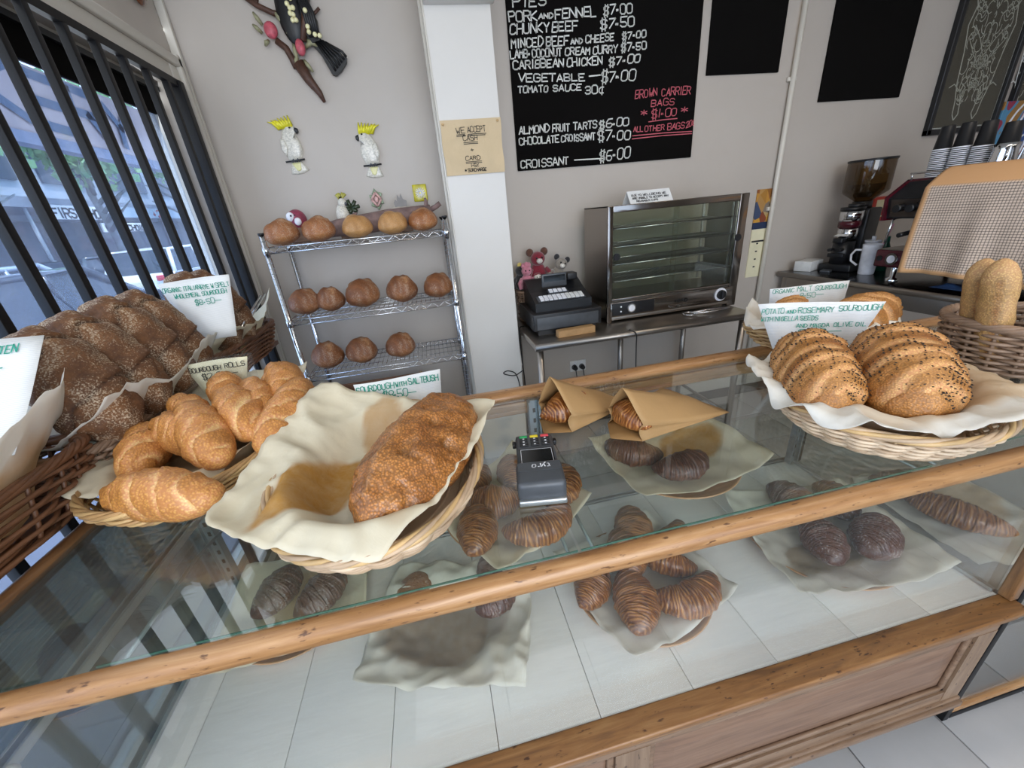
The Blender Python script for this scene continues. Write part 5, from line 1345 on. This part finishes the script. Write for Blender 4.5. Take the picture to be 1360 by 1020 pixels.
def jug(label, x, y, r, h):
    j = thing('milk_jug', label, 'jug', (x, y, CUPZ)); MB().lathe([(0, 0), (r, 0), (r, h*.3), (r*.86, h*.8), (r*.92, h), (r*.89, h), (r*.83, h*.8), (r*.95, h*.3), (r*.9, .004), (0, .004)], 28).build('jug_body', M['chrome'], j)
    MB().tube([(-r*.8, -r*.5, h*.8), (-r*1.25, -r*.9, h*.85), (-r*1.35, -r*1.0, h*.45), (-r*.9, -r*.55, h*.25)], .005, 8).build('handle', M['chrome'], j); return j
jug('steel milk jug right of the cup stacks on the coffee machine', 2.94, 1.715, .052, .125)
jug('steel milk jug nearest the right edge of the photo', 2.93, 1.59, .055, .13)
# colourful artwork
def artm():
    m, nt, b = newmat('abstract_art'); co = coords(nt, (3.2, 1, 2.6), (0, .6, 0)); n = noi(nt, co, 2.2, 1, .3)
    nt.links.new(ramp(nt, n, [(.0, '#2f4f8f'), (.40, '#2f4f8f'), (.42, '#8f3048'), (.47, '#8f3048'), (.49, '#4f86a8'), (.54, '#4f86a8'), (.56, '#9a7038'), (1, '#9a7038')]), b.inputs['Base Color'])
    nt.nodes[-1]; 
    for x in nt.nodes:
        if x.type == 'VALTORGB': x.color_ramp.interpolation = 'CONSTANT'
    return m
ar = thing('abstract_canvas', 'blue, red and ochre abstract canvas with white loops at the right edge', 'picture', (4.45, 2.56, 1.38))
MB().bev(-.22, .14, 0, .03, 0, .54, .003).build('canvas', artm(), ar)
lp = MB()
for cx, cz, a, b_, rot in ((-.08, .40, .045, .14, .5), (.02, .20, .05, .13, .45)):
    p = [(cx+a*math.cos(t*PI/12)*math.cos(rot)+b_*math.sin(t*PI/12)*math.sin(rot), -.002, cz-a*math.cos(t*PI/12)*math.sin(rot)+b_*math.sin(t*PI/12)*math.cos(rot)) for t in range(24)]
    lp.tube(p, .007, 6, True)
lp.build('painted_loops', M['white'], ar)

# ------------------------------------------------------------------ soft toys in a basket behind the register
wb_ = wicker('toy_basket', 'small pale basket of soft toys behind the cash register', (.64, 2.47, BZ), .115, .055, .19, 1.1, M['greywick'], 12, 18, n=4, r=.004)
def toy(name, label, loc, sc, body, head, extra, rz=0):
    sc *= 1.15
    t = thing(name, label, 'soft toy', loc, rz, 'soft toys in the basket')
    def fz(d): return 1+.05*noise.noise(d*6)
    MB().ball((0, 0, .05*sc), .036*sc, .03*sc, .05*sc, 16, 12, None, fz).build('body', body, t)
    MB().ball((0, -.008*sc, .115*sc), .030*sc, .028*sc, .028*sc, 16, 12, None, fz).build('head', head, t)
    MB().tube([(-.03*sc, -.01*sc, .075*sc), (-.05*sc, -.025*sc, .05*sc), (-.045*sc, -.035*sc, .02*sc)], .011*sc, 8).build('arm', body, t)
    MB().tube([(.03*sc, -.01*sc, .075*sc), (.05*sc, -.025*sc, .05*sc), (.045*sc, -.035*sc, .02*sc)], .011*sc, 8).build('arm', body, t)
    MB().ball((-.011*sc, -.034*sc, .12*sc), .004*sc).ball((.011*sc, -.034*sc, .12*sc), .004*sc).build('eyes', M['screen'], t)
    for nm, mb, mt in extra(sc): mb.build(nm, mt, t)
    return t
F = lambda n, c: plain(n, c, .95, 0, .2, 60, .6, sheen=.5)
pink, redf, brownf, greyf, yelf, darkf, whitef = F('pink_plush', '#c07a8a'), F('dark_red_plush', '#7a1c2c'), F('brown_plush', '#5a3a2c'), F('grey_plush', '#8d8478'), F('yellow_plush', '#d6bf6a'), F('dark_plush', '#2c2a2c'), F('white_plush', '#d8d2c8')
ears = lambda mt, dx=.024, r=.012: (lambda sc: [('ear', MB().ball((-dx*sc, 0, .14*sc), r*sc, r*.6*sc, r*sc), mt), ('ear', MB().ball((dx*sc, 0, .14*sc), r*sc, r*.6*sc, r*sc), mt), ('muzzle', MB().ball((0, -.035*sc, .108*sc), .013*sc, .012*sc, .010*sc), whitef)])
toy('plush_toy', 'pink curly-headed soft toy in the basket behind the register', (.575, 2.445, BZ+.19), .95, pink, pink, lambda sc: [('curly_tuft', MB().ball((-.012*sc, 0, .143*sc), .018*sc).ball((.012*sc, 0, .145*sc), .018*sc).ball((0, -.01*sc, .15*sc), .016*sc), pink)])
toy('plush_toy', 'dark red and brown soft toy, tallest in the toy basket', (.66, 2.48, BZ+.20), 1.35, redf, redf, ears(brownf, .03, .016))
toy('plush_toy', 'small yellow chick soft toy at the front of the toy basket', (.715, 2.435, BZ+.18), .65, yelf, yelf, lambda sc: [('beak', MB().cyl((0, -.034*sc, .11*sc), (0, -.055*sc, .108*sc), .008*sc, 8, .001), M['yellow'])])
toy('plush_toy', 'small red and white penguin-like soft toy in the middle of the toy basket', (.640, 2.425, BZ+.18), .7, redf, whitef, lambda sc: [('cap', MB().ball((0, 0, .128*sc), .030*sc, .028*sc, .02*sc), redf)])
toy('plush_toy', 'grey-brown dog-like soft toy leaning right in the toy basket', (.755, 2.465, BZ+.19), 1.15, greyf, greyf, ears(darkf, .028, .014)).rotation_euler = (0, .35, 0)
toy('plush_toy', 'dark soft toy with pale tuft at the left of the toy basket', (.545, 2.49, BZ+.19), .95, darkf, darkf, lambda sc: [('pale_tuft', MB().ball((0, 0, .145*sc), .016*sc), yelf)])

# ------------------------------------------------------------------ ornaments on the left part of the back wall
def cockatoo(name, label, x, z, flip, lean):
    t = thing(name, label, 'wall ornament', (x, YB, z), 0); t.rotation_euler = (0, lean, 0); t.scale = (1.4, 1, 1.0); f = -1 if flip else 1
    def P(pts): return [(f*a, b) for a, b in (pts if f == 1 else pts[::-1])]
    ce = M['ceramic']
    def slab(pts, d, name, mat, y=0):
        m = MB(); p = P(pts); n = len(p); cx = sum(a for a, b in p)/n; cz = sum(b for a, b in p)/n
        vs = [(a, -y, b) for a, b in p]+[(a*.97+cx*.03, -y-d*.7, b*.97+cz*.03) for a, b in p]+[(a*.72+cx*.28, -y-d, b*.72+cz*.28) for a, b in p]+[(cx, -y-d*1.05, cz)]
        fs = [(i, (i+1) % n, n+(i+1) % n, n+i) for i in range(n)]+[(n+i, n+(i+1) % n, 2*n+(i+1) % n, 2*n+i) for i in range(n)]+[(2*n+i, 2*n+(i+1) % n, 3*n) for i in range(n)]
        return m.add(vs, fs, True).build(name, mat, t)
    body = [(-.022, .060), (-.034, .11), (-.032, .16), (-.022, .185), (-.012, .215), (.004, .235), (.024, .232), (.035, .215), (.036, .195), (.026, .185), (.034, .15), (.036, .11), (.026, .075), (.018, .060)]
    slab(body, .022, 'body', ce)
    slab([(-.030, .17), (-.036, .12), (-.026, .085), (-.012, .12), (-.014, .16)], .012, 'wing', ce, .016)
    slab([(-.020, .062), (-.032, .005), (-.012, .0), (.014, .002), (.036, .014), (.016, .062)], .014, 'tail', ce)
    slab([(-.018, .055), (-.008, .02), (.0, .012), (.01, .02), (.014, .055)], .004, 'tail_feathers', M['palecream'], .013)
    m = MB()
    for k in range(7):
        bx, bz = f*(.022-.007*k), .222+.002*(k % 2); dx_ = f*(-.002-.0055*k); m.tube([(bx, -.012, bz-.010), (bx+dx_*.5, -.018-.002*(k % 3), bz+.020), (bx+dx_, -.014, bz+.046-.003*k)], lambda q: .0085*(1-q*.8), 6)
    m.build('crest', M['crestyellow'], t)
    slab([(.030, .213), (.042, .205), (.042, .190), (.034, .180), (.028, .196)], .012, 'beak', M['black'], .014)
    MB().ball((.016*f, -.024, .212), .004).build('eye', M['screen'], t)
    MB().cyl((-.036, -.022, .062), (.034, -.022, .064), .0042, 8).build('perch', M['black'], t)
    MB().tube([(-.012, -.026, .056), (-.006, -.028, .070), (0, -.026, .056)], .004, 6).tube([(.004, -.026, .056), (.010, -.028, .070), (.016, -.026, .056)], .004, 6).build('claws', M['charcoal'], t)
    return t
M['ceramic'] = plain('speckled_white_ceramic', '#cfcabd', .22, 0, .28, 160, .3); M['palecream'] = plain('pale_yellow_glaze', '#ddd79a', .3); M['crestyellow'] = plain('crest_yellow', '#d8cf2a', .35, 0, .25, 40)
cockatoo('ceramic_cockatoo', 'left white ceramic cockatoo with yellow crest, facing right', -.615, 1.802, False, -.06)
cockatoo('ceramic_cockatoo', 'right white ceramic cockatoo with yellow crest, facing left', -.225, 1.755, True, -.02)
# black cockatoo on a branch
bk = thing('black_cockatoo_plaque', 'black bird on a brown branch with pink flowers and cream berries, top of the wall', 'wall ornament', (-.45, YB-.002, 2.24))
kx = 1.03
def Q(x, z, y=-.03): return (x, y, z)
blk = M['bird']= plain('black_feather_glaze', '#0b0c0e', .45, 0, .3, 60, .5)
m = MB(); m.ball((-.01, -.035, .24), .062, .035, .135, 18, 14, RY(0)); m.ball((-.055, -.035, .385), .055, .04, .05, 16, 12); m.build('bird_body', blk, bk)
m = MB()
pts = [(.03, .20), (.075, .17), (.10, .115), (.155, .075), (.205, .055), (.200, .035), (.165, .0), (.135, -.018), (.118, -.012), (.085, .07), (.04, .13)]
m.prism(pts, .022, T(0, -.04, 0))
for k in range(6): m.tube([(.06+.012*k, -.042, .145-.006*k), (.125+.013*k, -.046, .035+.008*k), (.140+.013*k, -.042, .0+.011*k)], .006, 6)
m.build('bird_tail', blk, bk)
m = MB(); m.prism([(.03, .38), (.075, .30), (.105, .20), (.10, .12), (.06, .11), (.01, .2), (.0, .3)], .02, T(0, -.055, 0))
for k in range(5): m.tube([(.03+.01*k, -.058, .34-.012*k), (.055+.010*k, -.064, .22), (.06+.009*k, -.058, .13)], .008, 6)
m.build('bird_wing', blk, bk)
br = plain('branch_brown', '#4a2f22', .55, 0, .3, 60, .6); lf = plain('leaf_olive', '#8f8c6c', .5, 0, .2, 40); pk = plain('flower_pink', '#b8525e', .45, 0, .3, 70, .5); be = plain('berry_cream', '#e6e0b0', .35)
MB().tube([Q(.075, .45), Q(.078, .30), Q(.05, .20, -.05), Q(.02, .12, -.05)], lambda q: .022*(1-.4*q), 8).tube([Q(-.20, .30), Q(-.15, .262), Q(-.09, .235), Q(-.07, .23)], lambda q: .012, 8).tube([Q(-.155, .262), Q(-.145, .285)], .010, 6)\
  .tube([Q(-.105, .13), Q(-.07, .10), Q(-.055, .06), Q(-.045, .02)], .015, 8).tube([Q(-.03, .04), Q(.0, -.03), Q(.035, -.085), Q(.05, -.125)], lambda q: .030*(1-.75*q), 8).tube([Q(.085, .22), Q(.125, .25)], .007, 6).build('branch', br, bk)
MB().ball((-.115, -.045, .165), .030, .022, .034, 14, 10).build('flower', pk, bk)
MB().ball((.0, -.05, .095), .022, .02, .034, 14, 10).build('flower', pk, bk)
m = MB()
for (x, z, dx, dz) in ((-.08, .24, .03, -.06), (-.06, .18, .04, -.05), (-.03, .12, .0, -.08), (.02, .10, .05, .02), (.0, .05, .03, -.05), (-.15, .19, -.025, .045), (-.16, .16, -.03, .03), (-.14, .13, -.02, -.02), (.03, .13, .05, -.03), (-.03, .07, -.01, -.05)):
    m.tube([Q(x, z, -.03), Q(x+dx*.5, z+dz*.5, -.045), Q(x+dx, z+dz, -.035)], lambda q: .012*(1-abs(q-.4)), 6)
m.build('leaves', lf, bk)
m = MB()
for (x, z) in ((-.01, .275), (.012, .27), (-.008, .25), (.0, .235), (.014, .235), (-.004, .215), (.008, .21), (.0, .19), (.015, .19), (.065, .225), (.06, .165), (.06, .145), (.085, .135), (.105, .13)): m.ball((x-.0, -.075, z), .0105, None, None, 10, 8)
m.build('berries', be, bk)
# brown oval on the left wall above the window
ovl = thing('wooden_oval', 'glossy brown wooden oval hanging above the window corner', 'wall ornament', (XL, 2.40, 2.44)); MB().ball((.02, 0, .10), .022, .055, .10, 20, 16).build('oval_body', plain('dark_varnish', '#5a3016', .2, 0, .3, 18, coat=.5), ovl); MB().ball((.042, 0, .10), .004, .03, .06).build('oval_inset', M['oak'], ovl)
# small ornaments above the rack
st = thing('sun_tile', 'square yellow glass tile with a white sunburst', 'wall ornament', (.006, YB, 1.66)); MB().bev(-.040, .040, -.012, 0, -.045, .045, .004).build('tile_body', plain('yellow_glass', '#b9ae1c', .15, 0, .3, 30), st)
m = MB()
for k in range(14):
    a = 2*PI*k/14; m.tube([(.006*math.cos(a), -.0135, .006*math.sin(a)), (.027*math.cos(a), -.0145, .027*math.sin(a))], .0022, 5)
m.build('sun_rays', M['white'], st)
rs = thing('rose_ornament', 'pink and green ceramic rose ornament on the wall', 'wall ornament', (-.245, YB, 1.645))
m = MB()
for k in range(6):
    a = 2*PI*k/6+.3; m.tube([(.018*math.cos(a), -.012, .026*math.sin(a)), (.034*math.cos(a+.3), -.018, .050*math.sin(a+.3)), (.024*math.cos(a+.9), -.012, .036*math.sin(a+.9))], .0085, 6)
m.build('outer_petals', plain('green_white_glaze', '#8c9c80', .3, 0, .4, 60), rs)
m = MB()
for k in range(4):
    a = 2*PI*k/4; m.tube([(.026*math.cos(a), -.022, .036*math.sin(a)), (.026*math.cos(a+PI/2), -.022, .036*math.sin(a+PI/2))], .007, 6)
m.ball((0, -.024, 0), .012, .008, .016); m.build('inner_petals', plain('pale_pink_glaze', '#d2a8a2', .3), rs)
# things standing on the top rack shelf behind the loaves
TZ = 1.459
gb = thing('galah_ball', 'round pink and grey painted bird ornament at the left of the top rack shelf', 'ornament', (-.665, 2.465, TZ+.075)); MB().ball((0, 0, .04), .050, .045, .052, 18, 14).build('body', plain('pink_glaze', '#8d3b50', .3, 0, .3, 30), gb)
MB().ball((-.02, -.035, .055), .022, .015, .024).ball((.012, -.040, .03), .018, .012, .02).build('pale_patch', M['white'], gb); MB().ball((-.012, -.05, .06), .005).ball((.008, -.052, .062), .004).build('beak', M['black'], gb)
stn = MB().bev(-.05, .05, -.03, .03, 0, .078, .006).build('ornament_block', M['cabpanel'], gb); stn.location = (0, 0, -.075)
ck = thing('cockatoo_figure', 'small white cockatoo figurine with yellow crest and green leaves', 'ornament', (-.425, 2.46, TZ+.07))
MB().ball((0, 0, .05), .036, .03, .052, 16, 12).ball((.012, -.005, .105), .024, .022, .026, 14, 10).build('body', M['ceramic'], ck); MB().ball((.03, -.02, .10), .007, .008, .010).build('beak', M['charcoal'], ck)
m = MB()
for k in range(5): m.tube([(.005, 0, .125), (-.012+.012*k, 0, .150+.006*(k % 2))], .008, 6)
m.build('crest', plain('olive_crest', '#a8a24a', .4), ck)
m = MB()
for k in range(7): a = k*.9; m.tube([(.05, .0, .075), (.05+.045*math.cos(a), -.005, .085+.035*math.sin(a))], .010, 6)
m.build('leaves', plain('dark_green_glaze', '#2e3a26', .3, 0, .3, 40), ck)
MB().bev(-.035, .06, -.02, .02, -.07, .005, .006).build('stump', M['cabpanel'], ck)
dw = thing('driftwood', 'weathered grey driftwood log lying along the back of the top rack shelf', 'driftwood', (-.28, 2.42, TZ))
MB().tube([(-.30, 0, .04), (-.18, .01, .055), (-.05, 0, .06), (.10, .01, .075), (.22, 0, .085), (.33, .005, .10)], lambda q: .030+.022*math.sin(q*PI), 10).tube([(-.16, 0, .06), (-.10, 0, .105), (-.065, 0, .12)], lambda q: .014*(1-.6*q), 7).tube([(.30, 0, .09), (.31, 0, .15), (.305, 0, .165)], lambda q: .016*(1-.7*q), 7).tube([(.30, 0, .09), (.36, .0, .115), (.385, 0, .13)], lambda q: .014, 7).build('log', plain('driftwood_grey', '#7d6661', .8, 0, .35, 25, .8), dw)
fg = thing('bracket_fungus', 'pale bracket fungus with a tiny grey house on it', 'ornament', (-.105, 2.46, TZ+.10))
MB().ball((0, 0, .012), .105, .045, .022, 20, 8, None, lambda d: 1+.1*noise.noise(d*4)).build('fungus_cap', plain('fungus_white', '#cfc6ba', .8, 0, .3, 40, .6), fg); MB().ball((0, -.003, .0), .108, .046, .012, 20, 6).build('fungus_rim', plain('fungus_brown', '#5b3f3c', .8), fg)
MB().prism([(-.035, .03), (-.04, .055), (-.03, .07), (-.022, .062), (-.016, .095), (-.006, .075), (.004, .098), (.012, .07), (.03, .06), (.028, .03)], .02, T(0, -.01, 0)).build('tiny_house', plain('pewter', '#77726e', .5), fg)
MB().bev(-.04, .04, -.02, .03, -.10, .0, .006).build('prop_block', M['cabpanel'], fg)
# ------------------------------------------------------------------ the street outside
rd = struct(MB().box(-40, -1.25, -10, 60, -.12, -.04).build('ground', plain('asphalt', '#6f7480', .9, 0, .12, 8)))
pv = struct(MB().box(-4.2, -1.25, -8, 40, -.04, -.02).build('pavement', M['grout']))
me0 = None; pm = plain('paving', '#8f8a8e', .85, 0, .1, 12)
for i in range(6):
    for j in range(16):
        if me0 is None: o = MB().bev(-.235, .235, -.235, .235, -.02, 0, .004).build('paving_slab', pm, pv); me0 = o.data
        else: o = bpy.data.objects.new('paving_slab', me0); C.objects.link(o); o.parent = pv
        o.location = (-1.52-i*.48, -.6+j*.48+(.24 if i % 2 else 0), 0)
# awning over the pavement: slatted underside and a fascia board with letters
aw = thing('shop_awning', 'awning fascia with big grey letters hanging outside the window', 'awning', (-3.1, 3, 2.4))
al = -aw.location
o = MB().box(-3.06, -3.0, -2, 14, 2.45, 2.98).build('fascia', plain('fascia_pale', '#c3b3b0', .7, 0, .12, 3), aw); o.location = al
o = MB().box(-3.10, -2.98, -2, 14, 2.36, 2.45).build('fascia_rail', plain('rail_grey', '#8b93a8', .5), aw); o.location = al
for k in range(9):
    m = MB(); z = 3.0+.0*k; x0 = -3.05+k*.20
    m.grid(60, 1, lambda u, v: (x0+v*.205, -2+u*16, 3.02+.05*math.sin(v*PI)+.012*noise.noise(V((u*30, k, 0)))))
    o = m.build('awning_board', M['brick'], aw); o.location = al
ltr = plain('letter_bluegrey', '#5d6f86', .6)
o = writing([('BAKERY', 0, 0, .36, 2.6)], T(-2.985, 3.2, 2.54)@RZ(PI/2), .075, ltr, aw, 'awning_letters', 2, .004); o.location = al
# far shopfronts
fb = thing('shopfront_row', 'row of shops with a flat awning across the street', 'building', (-16, 25, 0))
def fbp(mb, name, mat): o = mb.build(name, mat, fb); o.location = -fb.location; return o
far = plain('far_wall', '#9aa3ad', .8, 0, .15, .6); fard = plain('far_shop_dark', '#3e4654', .4, 0, .3, .8)
fbp(MB().box(-22, -16.2, 8, 50, 0, 9), 'upper_wall', far)
fbp(MB().box(-16.2, -13.6, 8, 46, 3.25, 3.6), 'street_awning', plain('awning_grey', '#7e8796', .7))
for k in range(9):
    y = 10+k*4.2
    fbp(MB().box(-16.19, -16.1, y, y+3.6, .4, 3.0), 'shop_window', fard)
    fbp(MB().box(-16.2, -16.0, y+3.6, y+4.2, 0, 3.2), 'pillar', plain('pillar', '#b0aaa8', .8))
    fbp(MB().box(-16.19, -16.1, y+.5, y+1.7, 4.6, 6.6), 'upper_window', fard)
    fbp(MB().box(-16.19, -16.1, y+2.3, y+3.5, 4.6, 6.6), 'upper_window', fard)
    fbp(MB().cyl((-13.8, y, 0), (-13.8, y, 3.25), .06, 8), 'awning_post', far)
def sign(label, x, y0, y1, z0, z1, text, col, mat):
    s = thing('shop_sign', label, 'sign', (x, y0, z0)); MB().box(-.06, 0, 0, y1-y0, 0, z1-z0).build('sign_board', M['white'] if mat is None else mat, s)
    writing([(t, a, .1*(z1-z0), h, w) for t, a, h, w in text], T(.004, 0, 0)@RZ(PI/2), .07, col, s, 'sign_letters', 3, .01)
    return s
sign('white sign with red and black letters on the far awning: FIRST CHOICE', -13.5, 18.9, 22.2, 2.85, 3.35, [('FIRST', .15, .34, 1.4), ('CHOICE', 1.7, .34, 1.5)], M['ink'], None)
sign('smaller white hanging sign below the far awning: FIRST CHOICE', -13.55, 21.3, 24.6, 2.35, 2.72, [('FIRST CHOICE', .2, .24, 2.8)], M['ink'], None)
sign('pale blue sign band with a red emblem further along the far awning', -13.5, 22.4, 28, 2.95, 3.4, [('&', 1.8, .3, .5), ('&2', 2.6, .3, .8)], M['red'], plain('pale_blue', '#9fb4c6', .6))
# trees
def leafm(n, a, b_):
    m, nt, b = newmat(n); co = coords(nt); q = noi(nt, co, 1.5, 4)
    nt.links.new(ramp(nt, q, [(.35, a), (.65, b_)]), b.inputs['Base Color']); b.inputs['Roughness'].default_value = .6
    out = nt.nodes['Material Output']; t = nd(nt, 'ShaderNodeBsdfTranslucent'); t.inputs[0].default_value = srgb(b_)
    mx = nt.nodes.new('ShaderNodeMixShader'); mx.inputs[0].default_value = .35; nt.links.new(b.outputs[0], mx.inputs[1]); nt.links.new(t.outputs[0], mx.inputs[2]); nt.links.new(mx.outputs[0], out.inputs[0]); return m
lm = leafm('leaves_green', '#5f9a6a', '#a8cf96')
bark = plain('bark', '#6f7478', .9, 0, .3, 5)
def tree(label, x, y, h, r, sd, n=2600):
    t = thing('street_tree', label, 'tree', (x, y, 0)); rnd = random.Random(sd)
    m = MB().tube([(0, 0, -.04), (.05, .1, h*.3), (-.1, 0, h*.55), (0, .1, h*.8)], lambda q: .20*(1-.7*q), 8)
    for k in range(7):
        a = rnd.uniform(0, 6.3); z = h*(.35+.05*k); m.tube([(0, 0, z), (math.cos(a)*r*.4, math.sin(a)*r*.4, z+r*.35), (math.cos(a)*r*.8, math.sin(a)*r*.8, z+r*.6)], lambda q: .08*(1-.8*q), 6)
    m.build('trunk', bark, t)
    f = MB(); cl = [(rnd.gauss(0, r*.4), rnd.gauss(0, r*.5), h*.86+rnd.gauss(0, h*.08)) for _ in range(26)]
    for _ in range(n):
        c = rnd.choice(cl); p = V((c[0]+rnd.gauss(0, .42), c[1]+rnd.gauss(0, .42), c[2]+rnd.gauss(0, .3)))
        e = Euler((rnd.uniform(0, 6), rnd.uniform(0, 6), rnd.uniform(0, 6))).to_matrix(); s = rnd.uniform(.07, .15)
        f.add([p+e@V((-s, -s*.6, 0)), p+e@V((s, -s*.6, 0)), p+e@V((s*.9, s*.6, .03)), p+e@V((-s*.9, s*.6, .03))], [(0, 1, 2, 3)])
    f.build('foliage', lm, t, kind='stuff')
tree('leafy street tree left of the far FIRST CHOICE sign', -11.6, 13.2, 6.2, 1.7, 1, 4600)
tree('leafy street tree behind the white car', -11.6, 18.6, 6.4, 1.7, 2, 4600)
tree('leafy street tree towards the right end of the window', -11.4, 24.5, 6.4, 1.8, 3, 3800)
tree('leafy street tree at the far right of the street', -11.2, 31, 6.6, 1.9, 4, 3000)
tree('leafy street tree at the left end of the view', -11.8, 8.0, 6.2, 1.7, 5, 3600)
# cars: body by cross sections along y
def carpaint(n, c): return plain(n, c, .25, 0, .04, 2, coat=.8)
cglass = plain('car_glass', '#2a3442', .08); tyre = plain('tyre', '#15161a', .8); tail = plain('tail_lamp', '#d02a3a', .2); lampw = plain('head_lamp', '#dfe6ee', .15)
def car(name, label, x, y, paint, L=4.5, Wd=1.8, H=1.5, rz=0, suv=True, plate=False):
    t = thing(name, label, 'car', (x, y, -.04), rz); cat = None
    top = .92 if suv else .86
    low = [(0, .35), (.02, .75), (.10, top), (L*.70, top-.02), (L*.97, .70), (L, .40), (L*.98, .22), (.05, .22)]
    m = MB(); n = len(low)
    for xs in (0,):
        vs = []
        for xx, ins in ((-Wd/2, .0), (-Wd/2+.0, 0), (Wd/2, 0)): pass
        lay = [(-Wd/2+.07, .05), (-Wd/2, .0), (Wd/2, .0), (Wd/2-.07, .05)]
        for xx, ins in lay:
            for (py, pz) in low: vs.append((xx, py+(ins if py < L/2 else -ins), pz-(ins if pz > .6 else 0)))
        fs = []
        for a in range(3):
            for i in range(n): fs.append((a*n+i, a*n+(i+1) % n, (a+1)*n+(i+1) % n, (a+1)*n+i))
        fs += [tuple(range(n)), tuple(range(3*n, 4*n))]
        m.add(vs, fs, False)
    b = m.build('body', paint, t); bv = b.modifiers.new('b', 'BEVEL'); bv.width = .06; bv.segments = 3; bv.limit_method = 'ANGLE'
    cab = [(.18, top-.03), (.50, H-.04), (.75, H), (L*.50, H), (L*.70, top-.05)] if suv else [(.45, top-.03), (1.05, H-.03), (1.4, H), (L*.48, H-.02), (L*.70, top-.05)]
    n = len(cab); vs = []
    for sx in (-1, 1):
        for (py, pz) in cab: k = (pz-top)/(H-top); vs.append((sx*(Wd/2-.06-.14*max(0, k)), py, pz))
    m = MB().add(vs, [tuple(range(n))[::-1], tuple(range(n, 2*n))]+[(i, (i+1) % n, n+(i+1) % n, n+i) for i in range(n)])
    g = m.build('windows', cglass, t); bv = g.modifiers.new('b', 'BEVEL'); bv.width = .03; bv.segments = 2
    rf = MB().add([(sx*(Wd/2-.19), py, pz+.006) for sx in (-1, 1) for (py, pz) in cab[1:4]], [(0, 1, 4, 3), (1, 2, 5, 4)])
    for sx in (-1, 1):
        for a, b_ in ((0, 1), (3, 4)):
            (y0, z0), (y1, z1) = cab[a], cab[b_]; k0, k1 = max(0, (z0-top)/(H-top)), max(0, (z1-top)/(H-top))
            rf.tube([(sx*(Wd/2-.05-.14*k0), y0, z0), (sx*(Wd/2-.05-.14*k1), y1, z1)], .05, 6)
        rf.tube([(sx*(Wd/2-.18), cab[1][0], cab[1][1]), (sx*(Wd/2-.18), cab[3][0], cab[3][1])], .04, 6); rf.tube([(sx*(Wd/2-.11), L*.38, top), (sx*(Wd/2-.18), L*.36, H)], .035, 6)
    rf.build('roof', paint, t)
    for wy in (.80, L-.85):
        for sx in (-1, 1):
            w = MB().cyl((sx*(Wd/2-.20), wy, .33), (sx*(Wd/2+.012), wy, .33), .33, 24).build('wheel', tyre, t); MB().cyl((sx*(Wd/2+.012), wy, .33), (sx*(Wd/2+.02), wy, .33), .20, 14).build('hub_cap', M['alu'], w)
    for sx in (-1, 1): MB().bev(sx*Wd*.36-.20, sx*Wd*.36+.20, -.03, .10, .72, .86, .02).build('tail_lamp', tail, t)
    for sx in (-1, 1): MB().bev(sx*Wd*.36-.20, sx*Wd*.36+.18, L-.12, L-.0, .58, .70, .02).build('head_lamp', lampw, t)
    p = MB().box(-.26, .26, -.02, .01, .60, .72).build('number_plate', M['cardy'], t)
    MB().bev(-Wd*.47, Wd*.47, -.05, .1, .26, .42, .03).build('bumper', M['charcoal'] if suv else paint, t)
    MB().bev(-Wd/2-.16, -Wd/2+.02, L*.64, L*.64+.12, .88, 1.0, .02).bev(Wd/2-.02, Wd/2+.16, L*.64, L*.64+.12, .88, 1.0, .02).build('wing_mirror', paint, t)
    return t
wp, gp, dp = carpaint('white_paint', '#e6e9ee'), carpaint('silver_blue_paint', '#8a99ad'), carpaint('dark_paint', '#2c3644')
car('white_car', 'white car driving away, red tail lights, across the middle of the window', -7.9, 12.8, wp, 4.5, 1.85, 1.55, -.03)
car('dark_hatchback', 'dark hatchback parked left of the white car, red tail lamps', -10.2, 12.6, dp, 4.3, 1.8, 1.48, 0, False)
car('silver_sedan', 'silver-blue sedan roof at the left of the window', -6.9, 5.6, gp, 4.7, 1.85, 1.48, -.02, False)
car('dark_blue_sedan', 'dark sedan nearest the window at the lower left', -4.9, 3.6, dp, 4.7, 1.85, 1.42, 0, False)
car('red_car', 'small red car far down the street near the right end of the window', -8.2, 26, carpaint('red_paint', '#c43a4a'), 4.3, 1.8, 1.5, 0, True)
car('parked_silver_car', 'silver car parked beyond the white car', -7.2, 19.5, gp, 4.4, 1.8, 1.5, 0, True)
